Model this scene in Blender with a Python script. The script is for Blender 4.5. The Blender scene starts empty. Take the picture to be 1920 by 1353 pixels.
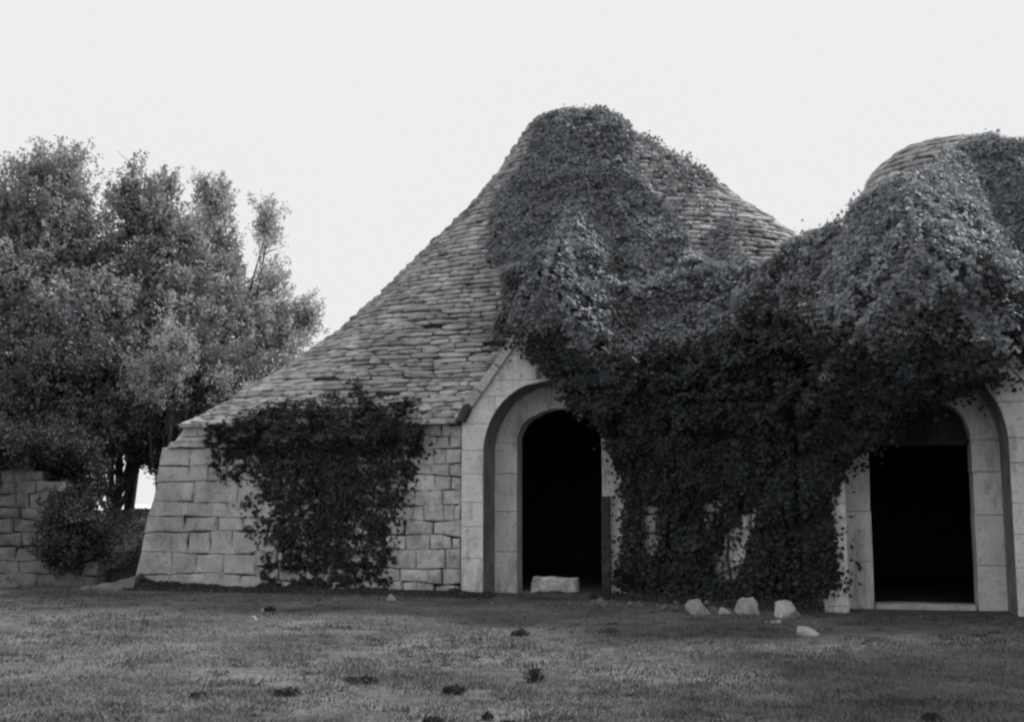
import bpy, math, random
import numpy as np
from mathutils import Matrix, Vector
random.seed(7)
RNG = np.random.default_rng(7)
C = bpy.context.scene.collection
SC = bpy.context.scene

# ------------------------------------------------------------------ camera
FPX = 2130.0
TILT = math.radians(7.14)
EYE = 1.5
cam_d = bpy.data.cameras.new('camera')
cam_d.sensor_width = 36.0
cam_d.sensor_fit = 'HORIZONTAL'
cam_d.lens = FPX / 1920 * 36
cam_d.clip_end = 3000
cam = bpy.data.objects.new('camera', cam_d)
cam.location = (0, 0, EYE)
cam.rotation_euler = (math.pi / 2 + TILT, 0, 0)
C.objects.link(cam)
SC.camera = cam

# ------------------------------------------------------------------ sky (bright even white overcast, black and white film)
SUN_EL = math.radians(44)
SUN_AZ = math.radians(58)          # to the right of the view direction, behind the buildings
w = bpy.data.worlds.new('World')
SC.world = w
w.use_nodes = True
nt = w.node_tree
nt.nodes.clear()
sky = nt.nodes.new('ShaderNodeTexSky')
sky.sky_type = 'NISHITA'
sky.sun_disc = False
sky.sun_elevation = SUN_EL
sky.sun_rotation = SUN_AZ
sky.air_density = 1.0
sky.dust_density = 4.0
bw = nt.nodes.new('ShaderNodeRGBToBW')
g1 = nt.nodes.new('ShaderNodeMath'); g1.operation = 'MULTIPLY'; g1.inputs[1].default_value = 30.0
g2 = nt.nodes.new('ShaderNodeMath'); g2.operation = 'MINIMUM'; g2.inputs[1].default_value = 8.6
tint = nt.nodes.new('ShaderNodeMix'); tint.data_type = 'RGBA'; tint.blend_type = 'MULTIPLY'
tint.inputs[0].default_value = 1.0
tint.inputs[7].default_value = (1.0, 0.985, 0.99, 1)
bg = nt.nodes.new('ShaderNodeBackground'); bg.inputs[1].default_value = 0.1
out = nt.nodes.new('ShaderNodeOutputWorld')
nt.links.new(sky.outputs[0], bw.inputs[0])
nt.links.new(bw.outputs[0], g1.inputs[0])
nt.links.new(g1.outputs[0], g2.inputs[0])
nt.links.new(g2.outputs[0], tint.inputs[6])
nt.links.new(tint.outputs[2], bg.inputs[0])
nt.links.new(bg.outputs[0], out.inputs[0])

sun_d = bpy.data.lights.new('sun', 'SUN')
sun_d.energy = 5.0
sun_d.angle = math.radians(9.0)
sun_d.color = (1.0, 0.985, 0.97)
sun = bpy.data.objects.new('sun', sun_d)
sv = Vector((math.sin(SUN_AZ) * math.cos(SUN_EL), math.cos(SUN_AZ) * math.cos(SUN_EL), math.sin(SUN_EL)))
sun.rotation_euler = sv.to_track_quat('Z', 'Y').to_euler()
sun.location = (20, 20, 30)
C.objects.link(sun)

SC.view_settings.view_transform = 'Standard'
SC.view_settings.look = 'None'
SC.view_settings.exposure = 0.0
SC.view_settings.gamma = 1.0
SC.view_settings.use_curve_mapping = False
SC.render.engine = 'CYCLES'
SC.cycles.max_bounces = 6
SC.cycles.transparent_max_bounces = 4
SC.cycles.pixel_filter_type = 'BLACKMAN_HARRIS'
SC.cycles.filter_width = 2.4

# ------------------------------------------------------------------ helpers
def proj(p):
    """world points (n,3) -> photograph pixels (1920 wide), used only to pick where plants grow"""
    ct, st = math.cos(TILT), math.sin(TILT)
    z = p[:, 2] - EYE
    d = p[:, 1] * ct + z * st
    up = -p[:, 1] * st + z * ct
    d = np.maximum(d, .1)
    return 960 + FPX * p[:, 0] / d, 676.5 - FPX * up / d

def raypt(px, py, Y):
    ct, st = math.cos(TILT), math.sin(TILT)
    x = (px - 960) / FPX; u = (676.5 - py) / FPX
    dx, dy, dz = x, ct - u * st, st + u * ct
    k = Y / dy
    return Vector((dx * k, Y, EYE + dz * k))

def ground_at(px, py):
    ct, st = math.cos(TILT), math.sin(TILT)
    x = (px - 960) / FPX; u = (676.5 - py) / FPX
    dx, dy, dz = x, ct - u * st, st + u * ct
    k = -EYE / dz
    return Vector((dx * k, dy * k, 0))

def tag(o, label=None, cat=None, group=None, kind=None):
    if label: o['label'] = label
    if cat: o['category'] = cat
    if group: o['group'] = group
    if kind: o['kind'] = kind
    return o

def empty(name, loc, rz=0.0):
    o = bpy.data.objects.new(name, None)
    C.objects.link(o)
    o.location = loc
    o.rotation_euler = (0, 0, rz)
    o.empty_display_size = .3
    return o

def link(name, me, parent=None, mat=None):
    if mat is not None and not me.materials: me.materials.append(mat)
    o = bpy.data.objects.new(name, me)
    C.objects.link(o)
    if parent is not None: o.parent = parent
    return o

def mesh(name, verts, faces, smooth=False):
    me = bpy.data.meshes.new(name)
    me.from_pydata([tuple(v) for v in verts], [], faces)
    if smooth:
        for p in me.polygons: p.use_smooth = True
    me.update()
    return me

def np_mesh(name, V, F, tone=None, smooth=False):
    """V (n,3) F (m,k) fast"""
    me = bpy.data.meshes.new(name)
    n, (m, k) = len(V), F.shape
    me.vertices.add(n)
    me.vertices.foreach_set('co', np.ascontiguousarray(V, dtype=np.float32).ravel())
    me.loops.add(m * k)
    me.loops.foreach_set('vertex_index', np.ascontiguousarray(F, dtype=np.int32).ravel())
    me.polygons.add(m)
    me.polygons.foreach_set('loop_start', np.arange(0, m * k, k, dtype=np.int32))
    me.polygons.foreach_set('loop_total', np.full(m, k, dtype=np.int32))
    if smooth: me.polygons.foreach_set('use_smooth', np.ones(m, dtype=bool))
    if tone is not None:
        a = me.attributes.new('tone', 'FLOAT', 'POINT')
        a.data.foreach_set('value', np.ascontiguousarray(tone, dtype=np.float32))
    me.update(calc_edges=True)
    return me

class MB:
    def __init__(s): s.v = []; s.f = []
    def add(s, vs, fs):
        o = len(s.v); s.v += [tuple(v) for v in vs]; s.f += [tuple(i + o for i in f) for f in fs]
    def box(s, a, b):
        x0, y0, z0 = a; x1, y1, z1 = b
        s.add([(x0, y0, z0), (x1, y0, z0), (x1, y1, z0), (x0, y1, z0), (x0, y0, z1), (x1, y0, z1), (x1, y1, z1), (x0, y1, z1)],
              [(0, 3, 2, 1), (4, 5, 6, 7), (0, 1, 5, 4), (1, 2, 6, 5), (2, 3, 7, 6), (3, 0, 4, 7)])
    def build(s, name, mat, parent=None, smooth=False):
        return link(name, mesh(name, s.v, s.f, smooth), parent, mat)

def vnoise(x, y, z, seed=0, scale=1.0):
    """smooth value noise -1..1, numpy"""
    x = np.asarray(x, dtype=float) * scale + 137.1; y = np.asarray(y, dtype=float) * scale + 71.7; z = np.asarray(z, dtype=float) * scale + 33.3
    xi, yi, zi = np.floor(x).astype(np.int64), np.floor(y).astype(np.int64), np.floor(z).astype(np.int64)
    xf, yf, zf = x - xi, y - yi, z - zi
    sm = lambda t: t * t * (3 - 2 * t)
    xf, yf, zf = sm(xf), sm(yf), sm(zf)
    def h(a, b, c):
        n = (a * 374761393 + b * 668265263 + c * 2147483647 + seed * 1274126177) & 0xFFFFFFFF
        n = ((n ^ (n >> 13)) * 1274126177) & 0xFFFFFFFF
        n = (n ^ (n >> 16)) & 0xFFFF
        return n / 32767.5 - 1
    r = 0
    for a in (0, 1):
        for b in (0, 1):
            for c in (0, 1):
                wt = (xf if a else 1 - xf) * (yf if b else 1 - yf) * (zf if c else 1 - zf)
                r = r + wt * h(xi + a, yi + b, zi + c)
    return r

def fbm(x, y, z, seed=0, scale=1.0, octs=3):
    r = 0; a = 1; t = 0
    for k in range(octs):
        r = r + a * vnoise(x, y, z, seed + k * 17, scale * 2 ** k); t += a; a *= .5
    return r / t

def inpoly(px, py, poly):
    c = np.zeros(len(px), dtype=bool)
    n = len(poly)
    for i in range(n):
        x1, y1 = poly[i]; x2, y2 = poly[(i + 1) % n]
        if y1 == y2: continue
        cond = ((y1 > py) != (y2 > py)) & (px < (x2 - x1) * (py - y1) / (y2 - y1) + x1)
        c ^= cond
    return c

# ------------------------------------------------------------------ materials
def stone_mat(name, lo, hi, scale=2.0, rough=.95, bump=.35, stain=0.35, tonev=.35, fine=40, stainscale=1.1, streak=(1, 1, .55)):
    m = bpy.data.materials.new(name); m.use_nodes = True
    t = m.node_tree; N = t.nodes; L = t.links
    b = N['Principled BSDF']; b.inputs['Roughness'].default_value = rough
    b.inputs['Specular IOR Level'].default_value = .2
    geo = N.new('ShaderNodeNewGeometry')
    n1 = N.new('ShaderNodeTexNoise'); n1.inputs['Scale'].default_value = scale; n1.inputs['Detail'].default_value = 8; n1.inputs['Roughness'].default_value = .65
    L.new(geo.outputs['Position'], n1.inputs['Vector'])
    r1 = N.new('ShaderNodeMapRange'); r1.inputs[1].default_value = .3; r1.inputs[2].default_value = .7
    r1.inputs[3].default_value = lo; r1.inputs[4].default_value = hi
    L.new(n1.outputs[0], r1.inputs[0])
    # lichen and damp stains
    n2 = N.new('ShaderNodeTexNoise'); n2.inputs['Scale'].default_value = stainscale; n2.inputs['Detail'].default_value = 10; n2.inputs['Roughness'].default_value = .72
    mp = N.new('ShaderNodeMapping'); mp.inputs['Scale'].default_value = streak; mp.inputs['Location'].default_value = (3.3, 1.7, 9)
    L.new(geo.outputs['Position'], mp.inputs[0]); L.new(mp.outputs[0], n2.inputs['Vector'])
    r2 = N.new('ShaderNodeMapRange'); r2.inputs[1].default_value = .5; r2.inputs[2].default_value = .66
    r2.inputs[3].default_value = 1; r2.inputs[4].default_value = 1 - stain
    L.new(n2.outputs[0], r2.inputs[0])
    # speckle
    n3 = N.new('ShaderNodeTexNoise'); n3.inputs['Scale'].default_value = fine; n3.inputs['Detail'].default_value = 4; n3.inputs['Roughness'].default_value = .8
    L.new(geo.outputs['Position'], n3.inputs['Vector'])
    r3 = N.new('ShaderNodeMapRange'); r3.inputs[1].default_value = .3; r3.inputs[2].default_value = .7
    r3.inputs[3].default_value = .78; r3.inputs[4].default_value = 1.18
    L.new(n3.outputs[0], r3.inputs[0])
    # per stone tone
    at = N.new('ShaderNodeAttribute'); at.attribute_name = 'tone'
    oi = N.new('ShaderNodeObjectInfo')
    ad = N.new('ShaderNodeMath'); ad.operation = 'ADD'; L.new(at.outputs['Fac'], ad.inputs[0]); L.new(oi.outputs['Random'], ad.inputs[1])
    fr = N.new('ShaderNodeMath'); fr.operation = 'FRACT'; L.new(ad.outputs[0], fr.inputs[0])
    r4 = N.new('ShaderNodeMapRange'); r4.inputs[3].default_value = 1 - tonev / 2; r4.inputs[4].default_value = 1 + tonev / 2
    L.new(fr.outputs[0], r4.inputs[0])
    def mul(a, c):
        x = N.new('ShaderNodeMath'); x.operation = 'MULTIPLY'; L.new(a, x.inputs[0]); L.new(c, x.inputs[1]); return x.outputs[0]
    n5 = N.new('ShaderNodeTexNoise'); n5.inputs['Scale'].default_value = 13; n5.inputs['Detail'].default_value = 6; n5.inputs['Roughness'].default_value = .7
    L.new(geo.outputs['Position'], n5.inputs['Vector'])
    r5 = N.new('ShaderNodeMapRange'); r5.inputs[1].default_value = .56; r5.inputs[2].default_value = .68
    r5.inputs[3].default_value = 1; r5.inputs[4].default_value = .62
    L.new(n5.outputs[0], r5.inputs[0])
    v = mul(mul(mul(mul(r1.outputs[0], r2.outputs[0]), r3.outputs[0]), r4.outputs[0]), r5.outputs[0])
    cc = N.new('ShaderNodeCombineColor')
    L.new(v, cc.inputs[0])
    k1 = N.new('ShaderNodeMath'); k1.operation = 'MULTIPLY'; k1.inputs[1].default_value = .985; L.new(v, k1.inputs[0]); L.new(k1.outputs[0], cc.inputs[1])
    k2 = N.new('ShaderNodeMath'); k2.operation = 'MULTIPLY'; k2.inputs[1].default_value = 1.01; L.new(v, k2.inputs[0]); L.new(k2.outputs[0], cc.inputs[2])
    L.new(cc.outputs[0], b.inputs['Base Color'])
    bm = N.new('ShaderNodeBump'); bm.inputs['Strength'].default_value = bump; bm.inputs['Distance'].default_value = .05
    s = N.new('ShaderNodeMath'); s.operation = 'ADD'; L.new(n1.outputs[0], s.inputs[0]); L.new(r5.outputs[0], s.inputs[1])
    L.new(s.outputs[0], bm.inputs['Height']); L.new(bm.outputs[0], b.inputs['Normal'])
    return m

def leaf_mat(name, lo, hi, rough=.45, trans=.25, spec=.4, col=(.93, 1.0, 1.06)):
    m = bpy.data.materials.new(name); m.use_nodes = True
    t = m.node_tree; N = t.nodes; L = t.links
    b = N['Principled BSDF']; b.inputs['Roughness'].default_value = rough
    b.inputs['Specular IOR Level'].default_value = spec
    at = N.new('ShaderNodeAttribute'); at.attribute_name = 'tone'
    geo = N.new('ShaderNodeNewGeometry')
    n1 = N.new('ShaderNodeTexNoise'); n1.inputs['Scale'].default_value = 1.3; n1.inputs['Detail'].default_value = 3
    L.new(geo.outputs['Position'], n1.inputs['Vector'])
    mx = N.new('ShaderNodeMath'); mx.operation = 'MULTIPLY_ADD'; mx.inputs[1].default_value = .65
    L.new(at.outputs['Fac'], mx.inputs[0])
    rr = N.new('ShaderNodeMapRange'); rr.inputs[1].default_value = .3; rr.inputs[2].default_value = .7; rr.inputs[4].default_value = .35
    L.new(n1.outputs[0], rr.inputs[0]); L.new(rr.outputs[0], mx.inputs[2])
    r = N.new('ShaderNodeMapRange'); r.inputs[3].default_value = lo; r.inputs[4].default_value = hi
    L.new(mx.outputs[0], r.inputs[0])
    sc = N.new('ShaderNodeVectorMath'); sc.operation = 'SCALE'; sc.inputs[0].default_value = col
    L.new(r.outputs[0], sc.inputs['Scale'])
    L.new(sc.outputs[0], b.inputs['Base Color'])
    tr = N.new('ShaderNodeBsdfTranslucent'); L.new(sc.outputs[0], tr.inputs[0])
    mix = N.new('ShaderNodeMixShader'); mix.inputs[0].default_value = trans
    L.new(b.outputs[0], mix.inputs[1]); L.new(tr.outputs[0], mix.inputs[2])
    L.new(mix.outputs[0], N['Material Output'].inputs[0])
    return m

M = {}
M['block'] = stone_mat('limestone_block', .36, .64, 3.4, stain=.5, tonev=.26, bump=.7, fine=26, stainscale=1.7)
M['ashlar'] = stone_mat('plastered_limestone', .40, .56, 1.6, stain=.38, tonev=.12, bump=.22)
M['darkreveal'] = stone_mat('dark_reveal_stone', .16, .34, 2.5, stain=.5, tonev=.1)  # stone of the arch reveals, darker than the face stones
M['lime'] = stone_mat('limewashed_stone', .58, .80, 1.5, stain=.5, tonev=.07, bump=.4, stainscale=1.9, streak=(2.2, 2.2, .5))
M['plaster'] = stone_mat('rough_plaster', .38, .56, 2.6, stain=.4, tonev=.1, bump=.6, fine=26)
M['slab'] = stone_mat('roof_stone', .26, .50, 3.2, stain=.45, tonev=.55, bump=.4)
M['mortar'] = stone_mat('dark_mortar', .05, .11, 5, stain=.4, tonev=.1)
M['core'] = stone_mat('dark_room_rubble', .03, .07, 3, stain=.3, tonev=.1)  # even dark tone for the room linings and floors
M['rock'] = stone_mat('fallen_limestone', .24, .46, 5, stain=.5, tonev=.4)
M['wood'] = stone_mat('old_timber', .05, .10, 6, stain=.3, tonev=.2)
M['bark'] = stone_mat('bark', .03, .07, 8, stain=.4, tonev=.2)
M['oldwall'] = stone_mat('old_wall_plaster', .10, .27, 2.2, stain=.6, tonev=.08)
M['ivy'] = leaf_mat('ivy_leaf', .12, .36, rough=.62, trans=.3, spec=.3)
M['ivydark'] = leaf_mat('shade_toned_ivy_leaf', .016, .06, rough=.6, trans=.12, spec=.2, col=(.84, 1.0, 1.1))  # ivy copy with the wall's shade and bluish tint put into its colour
M['ivypale'] = leaf_mat('glare_toned_ivy_leaf', .15, .42, rough=.65, trans=.3, spec=.3)  # ivy copy lightened: veiling glare on the right roof put into its colour
M['leaf'] = leaf_mat('tree_leaf', .18, .48, rough=.5, trans=.45, spec=.4, col=(.97, 1, 1.03))
M['leafmid'] = leaf_mat('dark_tree_leaf', .075, .26, rough=.5, trans=.3, spec=.4)
M['leaflight'] = leaf_mat('skylit_toned_tree_leaf', .22, .62, rough=.5, trans=.45, spec=.4, col=(.97, 1, 1.03))  # tree leaf copy with sky light and glints put into its colour
M['leafpale'] = leaf_mat('pale_leaf', .28, .55, rough=.5, trans=.4, spec=.4, col=(.98, 1, 1.02))
M['leafdark'] = leaf_mat('shrub_leaf', .03, .09, rough=.6, trans=.2, spec=.2)
M['grass'] = leaf_mat('grass_blade', .04, .26, rough=.8, trans=.3, spec=.1, col=(.98, 1, 1.03))
M['coarse'] = leaf_mat('coarse_blade', .02, .12, rough=.8, trans=.2, spec=.1)
M['weed'] = leaf_mat('weed_leaf', .02, .07, rough=.7, trans=.2, spec=.1)

# ------------------------------------------------------------------ ground
def gz(x, y):
    x = np.asarray(x, dtype=float); y = np.asarray(y, dtype=float)
    return .05 * fbm(x, y, 0 * x, 5, .35, 3) - .02
def ground():
    m = bpy.data.materials.new('worn_turf'); m.use_nodes = True
    t = m.node_tree; N = t.nodes; L = t.links
    b = N['Principled BSDF']; b.inputs['Roughness'].default_value = 1; b.inputs['Specular IOR Level'].default_value = .05
    geo = N.new('ShaderNodeNewGeometry')
    def noise(s, d, ro=.6):
        n = N.new('ShaderNodeTexNoise'); n.inputs['Scale'].default_value = s; n.inputs['Detail'].default_value = d; n.inputs['Roughness'].default_value = ro
        L.new(geo.outputs['Position'], n.inputs['Vector']); return n
    a = noise(.55, 9, .7); c = noise(6, 8, .75); d = noise(45, 4, .8)
    ra = N.new('ShaderNodeMapRange'); ra.inputs[1].default_value = .38; ra.inputs[2].default_value = .62; ra.inputs[3].default_value = .075; ra.inputs[4].default_value = .165
    L.new(a.outputs[0], ra.inputs[0])
    rc = N.new('ShaderNodeMapRange'); rc.inputs[1].default_value = .3; rc.inputs[2].default_value = .7; rc.inputs[3].default_value = .6; rc.inputs[4].default_value = 1.35
    L.new(c.outputs[0], rc.inputs[0])
    rd = N.new('ShaderNodeMapRange'); rd.inputs[1].default_value = .3; rd.inputs[2].default_value = .7; rd.inputs[3].default_value = .7; rd.inputs[4].default_value = 1.3
    L.new(d.outputs[0], rd.inputs[0])
    x = N.new('ShaderNodeMath'); x.operation = 'MULTIPLY'; L.new(ra.outputs[0], x.inputs[0]); L.new(rc.outputs[0], x.inputs[1])
    y = N.new('ShaderNodeMath'); y.operation = 'MULTIPLY'; L.new(x.outputs[0], y.inputs[0]); L.new(rd.outputs[0], y.inputs[1])
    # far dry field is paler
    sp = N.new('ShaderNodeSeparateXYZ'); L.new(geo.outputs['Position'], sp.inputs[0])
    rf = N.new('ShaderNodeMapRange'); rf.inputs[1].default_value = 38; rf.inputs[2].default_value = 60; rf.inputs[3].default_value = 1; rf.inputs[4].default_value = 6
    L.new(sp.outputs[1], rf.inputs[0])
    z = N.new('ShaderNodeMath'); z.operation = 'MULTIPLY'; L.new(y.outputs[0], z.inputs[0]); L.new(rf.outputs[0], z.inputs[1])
    sc = N.new('ShaderNodeVectorMath'); sc.operation = 'SCALE'; sc.inputs[0].default_value = (.98, 1, 1.03); L.new(z.outputs[0], sc.inputs['Scale'])
    L.new(sc.outputs[0], b.inputs['Base Color'])
    bm = N.new('ShaderNodeBump'); bm.inputs['Strength'].default_value = .8; bm.inputs['Distance'].default_value = .04
    L.new(c.outputs[0], bm.inputs['Height']); L.new(bm.outputs[0], b.inputs['Normal'])
    xs = np.concatenate([[-900, -400, -150, -70, -40], np.linspace(-25, 25, 101), [40, 70, 150, 400, 900]])
    ys = np.concatenate([[-300, -60, -20], np.linspace(-5, 45, 101), [60, 100, 200, 500, 1500]])
    X, Y = np.meshgrid(xs, ys)
    Z = gz(X, Y)
    V = np.stack([X, Y, Z], -1).reshape(-1, 3)
    nx = len(xs); i = np.arange(len(ys) - 1)[:, None] * nx + np.arange(nx - 1)[None]
    F = np.stack([i, i + 1, i + nx + 1, i + nx], -1).reshape(-1, 4)
    o = link('ground', np_mesh('ground', V, F, smooth=True), None, m)
    tag(o, 'worn short turf sloping gently in front of the buildings', kind='structure')
ground()

# ------------------------------------------------------------------ building frames
AL = math.atan(.25)
CA, SA = math.cos(AL), math.sin(AL)
O1 = (.62, 18.95); O2 = (5.8, 15.98)
def toworld(O, P):
    P = np.asarray(P, dtype=float)
    return np.stack([O[0] + CA * P[:, 0] + SA * P[:, 1], O[1] - SA * P[:, 0] + CA * P[:, 1], P[:, 2]], -1)
def tolocal(O, p):
    x, y = p[0] - O[0], p[1] - O[1]
    return (CA * x - SA * y, SA * x + CA * y)

ROOF1 = dict(ax=(-.42, 4.48), t=np.array([
 (2.86,6.85,5.3,4.5,5.0,14),(3.4,6.3,5.2,4.1,4.9,7.5),(4.0,5.75,5.7,3.75,4.7,4.6),(4.8,4.98,5.9,3.35,4.4,3.0),(5.7,4.15,5.5,2.9,4.0,2.4),(6.7,3.22,4.62,2.4,3.5,2.1),
 (7.7,2.17,3.35,1.9,3.0,2),(8.5,1.5,2.35,1.5,2.1,2),(9.1,1.15,1.4,1.2,1.4,2),(9.5,.85,.9,.9,.9,2),(9.72,.42,.42,.42,.42,2)]))
ROOF2 = dict(ax=(1.47, 6.9), t=np.array([
 (2.9,4.6,5.0,6.7,4.5,7),(4.0,4.3,4.5,5.6,4.2,4),(5.2,4.0,4.1,4.2,3.8,2.6),(6.0,3.5,3.5,3.4,3.3,2.2),(6.6,2.8,2.8,2.8,2.8,2),(7.2,2.0,2.2,2.2,2.2,2),(8.1,1.6,1.7,1.7,1.7,2),(8.5,1.1,1.2,1.2,1.2,2),(8.65,.5,.5,.5,.5,2)]))
def roof_r(R, z, th):
    t = R['t']
    L, Rr, F, B, n = [np.interp(z, t[:, 0], t[:, k]) for k in range(1, 6)]
    c, s = np.cos(th), np.sin(th)
    a = np.where(c < 0, L, Rr); b = np.where(s < 0, F, B)
    return (np.abs(c / a) ** n + np.abs(s / b) ** n) ** (-1 / n)
def roof_p(R, z, th, inset=0.0):
    r = roof_r(R, z, th) - inset
    return np.stack([R['ax'][0] + r * np.cos(th), R['ax'][1] + r * np.sin(th), z + 0 * th], -1)

def roof_core(R, parent, z0):
    zs = np.linspace(z0, R['t'][-1, 0], 34); nth = 96
    th = np.linspace(0, 2 * np.pi, nth, endpoint=False)
    V = [roof_p(R, np.full(nth, z), th, .10) for z in zs]
    V.append(np.array([[R['ax'][0], R['ax'][1], zs[-1] + .02]]))
    V = np.concatenate(V)
    cut = (np.abs(V[:, 0]) < 1.5) & (V[:, 1] < 1.5) & (V[:, 2] < 4.1)      # clear of the porch behind the gable
    V[cut, 1] = 1.5; V[cut, 2] = np.maximum(V[cut, 2], 3.45)
    F = []
    for k in range(len(zs) - 1):
        for j in range(nth):
            F.append((k * nth + j, k * nth + (j + 1) % nth, (k + 1) * nth + (j + 1) % nth, (k + 1) * nth + j))
    top = len(V) - 1; k = len(zs) - 1
    for j in range(nth): F.append((k * nth + j, k * nth + (j + 1) % nth, top))
    return link('roof', mesh('roof', V, F, True), parent, M['mortar'])

# rough slab variants: unit box centred, x = length, y = depth, z = height; front is -y
def slab_variant(k, rough=.06):
    r = random.Random(900 + k)
    xs = [-.5, -.17 + r.uniform(-.08, .08), .17 + r.uniform(-.08, .08), .5]
    V = []
    for (zz, yy) in ((-.5, -.34), (-.12, -.5), (.28, -.47), (.5, -.3), (.5, .5), (-.5, .5)):
        for i, x in enumerate(xs):
            e = (i in (0, 3))
            V.append((x + r.uniform(-rough, rough) * .5, yy + (.12 if e and yy < 0 else 0) + r.uniform(-rough, rough),
                      zz * (.8 if e else 1) + r.uniform(-rough, rough) * 1.6))
    F = []
    for a in range(6):
        b = (a + 1) % 6
        for i in range(3): F.append((a * 4 + i, a * 4 + i + 1, b * 4 + i + 1, b * 4 + i))
    F.append((0, 4, 8, 12, 16, 20)); F.append((23, 19, 15, 11, 7, 3))
    return V, F
SLABV = [slab_variant(k) for k in range(14)]
SLABT = []      # triangulated numpy form
for V, F in SLABV:
    T = []
    for f in F:
        for i in range(1, len(f) - 1): T.append((f[0], f[i], f[i + 1]))
    SLABT.append((np.array(V), np.array(T)))
SLABM = []
for k, (V, F) in enumerate(SLABV):
    me = mesh('roof_stone', V, F); me.materials.append(M['slab']); SLABM.append(me)

def lay_roof(R, O, parent, hidden, pitch=.145, thr=(math.radians(140), math.radians(400)), z0=2.86, n_sep=300, zmax=99):
    """courses of rough stone slabs; the best seen become parts, the rest one joined part"""
    t = R['t']
    zs = np.linspace(t[0, 0], t[-1, 0], 400)
    # arc length down the front-left
    P = np.stack([roof_r(R, z, np.array([math.radians(215)])) for z in zs])[:, 0]
    arc = np.concatenate([[0], np.cumsum(np.hypot(np.diff(P), np.diff(zs)))])
    nc = int(arc[-1] / pitch)
    items = []
    for k in range(nc):
        z = float(np.interp((k + .35) * pitch, arc, zs))
        zt = float(np.interp((k + 1.35) * pitch, arc, zs))
        th = np.linspace(thr[0], thr[1], 500)
        pts = roof_p(R, np.full(500, z), th)
        sl = np.concatenate([[0], np.cumsum(np.linalg.norm(np.diff(pts, axis=0), axis=1))])
        s = random.uniform(0, .3)
        base = random.uniform(.26, .4)
        while s < sl[-1]:
            L = base * random.uniform(.55, 1.7)
            if z > 8.6: L *= .6
            a = float(np.interp(s + L / 2, sl, th))
            p = roof_p(R, np.array([z]), np.array([a]))[0]
            q = roof_p(R, np.array([z]), np.array([a + .01]))[0]
            up = roof_p(R, np.array([z + .12]), np.array([a]))[0]
            tx = (q - p); tx /= np.linalg.norm(tx)
            upv = up - p; upv /= np.linalg.norm(upv)
            nrm = np.cross(tx, upv); nrm /= np.linalg.norm(nrm)
            # nrm outward; tilt the stone between flat and roof slope
            flat = np.array([nrm[0], nrm[1], 0]); flat /= np.linalg.norm(flat)
            tilt = math.radians(random.gauss(14, 4))
            fy = -(flat * math.cos(tilt) + np.array([0, 0, -1]) * math.sin(tilt))   # inward local +y
            tx2 = tx.copy(); tx2[2] += random.gauss(0, .03); tx2 /= np.linalg.norm(tx2)
            zx = np.cross(tx2, fy); zx /= np.linalg.norm(zx)
            if zx[2] < 0: zx = -zx; tx2 = -tx2
            h = (zt - z) * random.uniform(.86, 1.1) if zt - z > .06 else .07
            h = max(h, .085)
            d = .34
            cpos = p + fy * (d / 2 - .04 + random.gauss(0, .022)) + np.array([0, 0, random.gauss(0, .008)])
            if random.random() > .012 and not (abs(p[0]) < 1.62 and p[1] < 1.75 and p[2] < 4.9 - 1.3 * abs(p[0])):
                items.append((cpos, tx2 * (L * random.uniform(.93, 1.0)), fy * d, zx * h))
            s += L
    cen = np.array([i[0] for i in items])
    Wp = toworld(O, cen)
    px, py = proj(Wp)
    ok = (px > -20) & (px < 1940) & (py > -20) & (py < 1370) & ~hidden(px, py)
    # facing the camera
    nv = -np.array([i[2] for i in items]); nw = np.stack([CA * nv[:, 0] + SA * nv[:, 1], -SA * nv[:, 0] + CA * nv[:, 1]], -1)
    vd = -Wp[:, :2]; facing = (nw * vd).sum(1) / (np.linalg.norm(nw, axis=1) * np.linalg.norm(vd, axis=1))
    size = np.linalg.norm(np.array([i[1] for i in items]), axis=1) * np.linalg.norm(np.array([i[3] for i in items]), axis=1) * np.clip(facing, 0, 1) / np.linalg.norm(Wp, axis=1) ** 2
    score = np.where(ok, size, 0)
    order = np.argsort(-score)
    sep = set(int(i) for i in order[:n_sep] if score[i] > 0)
    Vs, Fs, Ts, off = [], [], [], 0
    for i, (c, a, b, h) in enumerate(items):
        k = random.randrange(len(SLABV))
        if i in sep:
            o = link('roof_stone', SLABM[k], parent)
            o.matrix_local = Matrix(((a[0], b[0], h[0], c[0]), (a[1], b[1], h[1], c[1]), (a[2], b[2], h[2], c[2]), (0, 0, 0, 1)))
        else:
            V, T = SLABT[k]
            Vs.append(V @ np.stack([a, b, h]) + c); Fs.append(T + off); off += len(V)
            Ts.append(np.full(len(V), random.random()))
    me = np_mesh('roof_stones', np.concatenate(Vs), np.concatenate(Fs), np.concatenate(Ts))
    o = link('roof_stones', me, parent, M['slab']); tag(o, kind='stuff')
    return items

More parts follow.
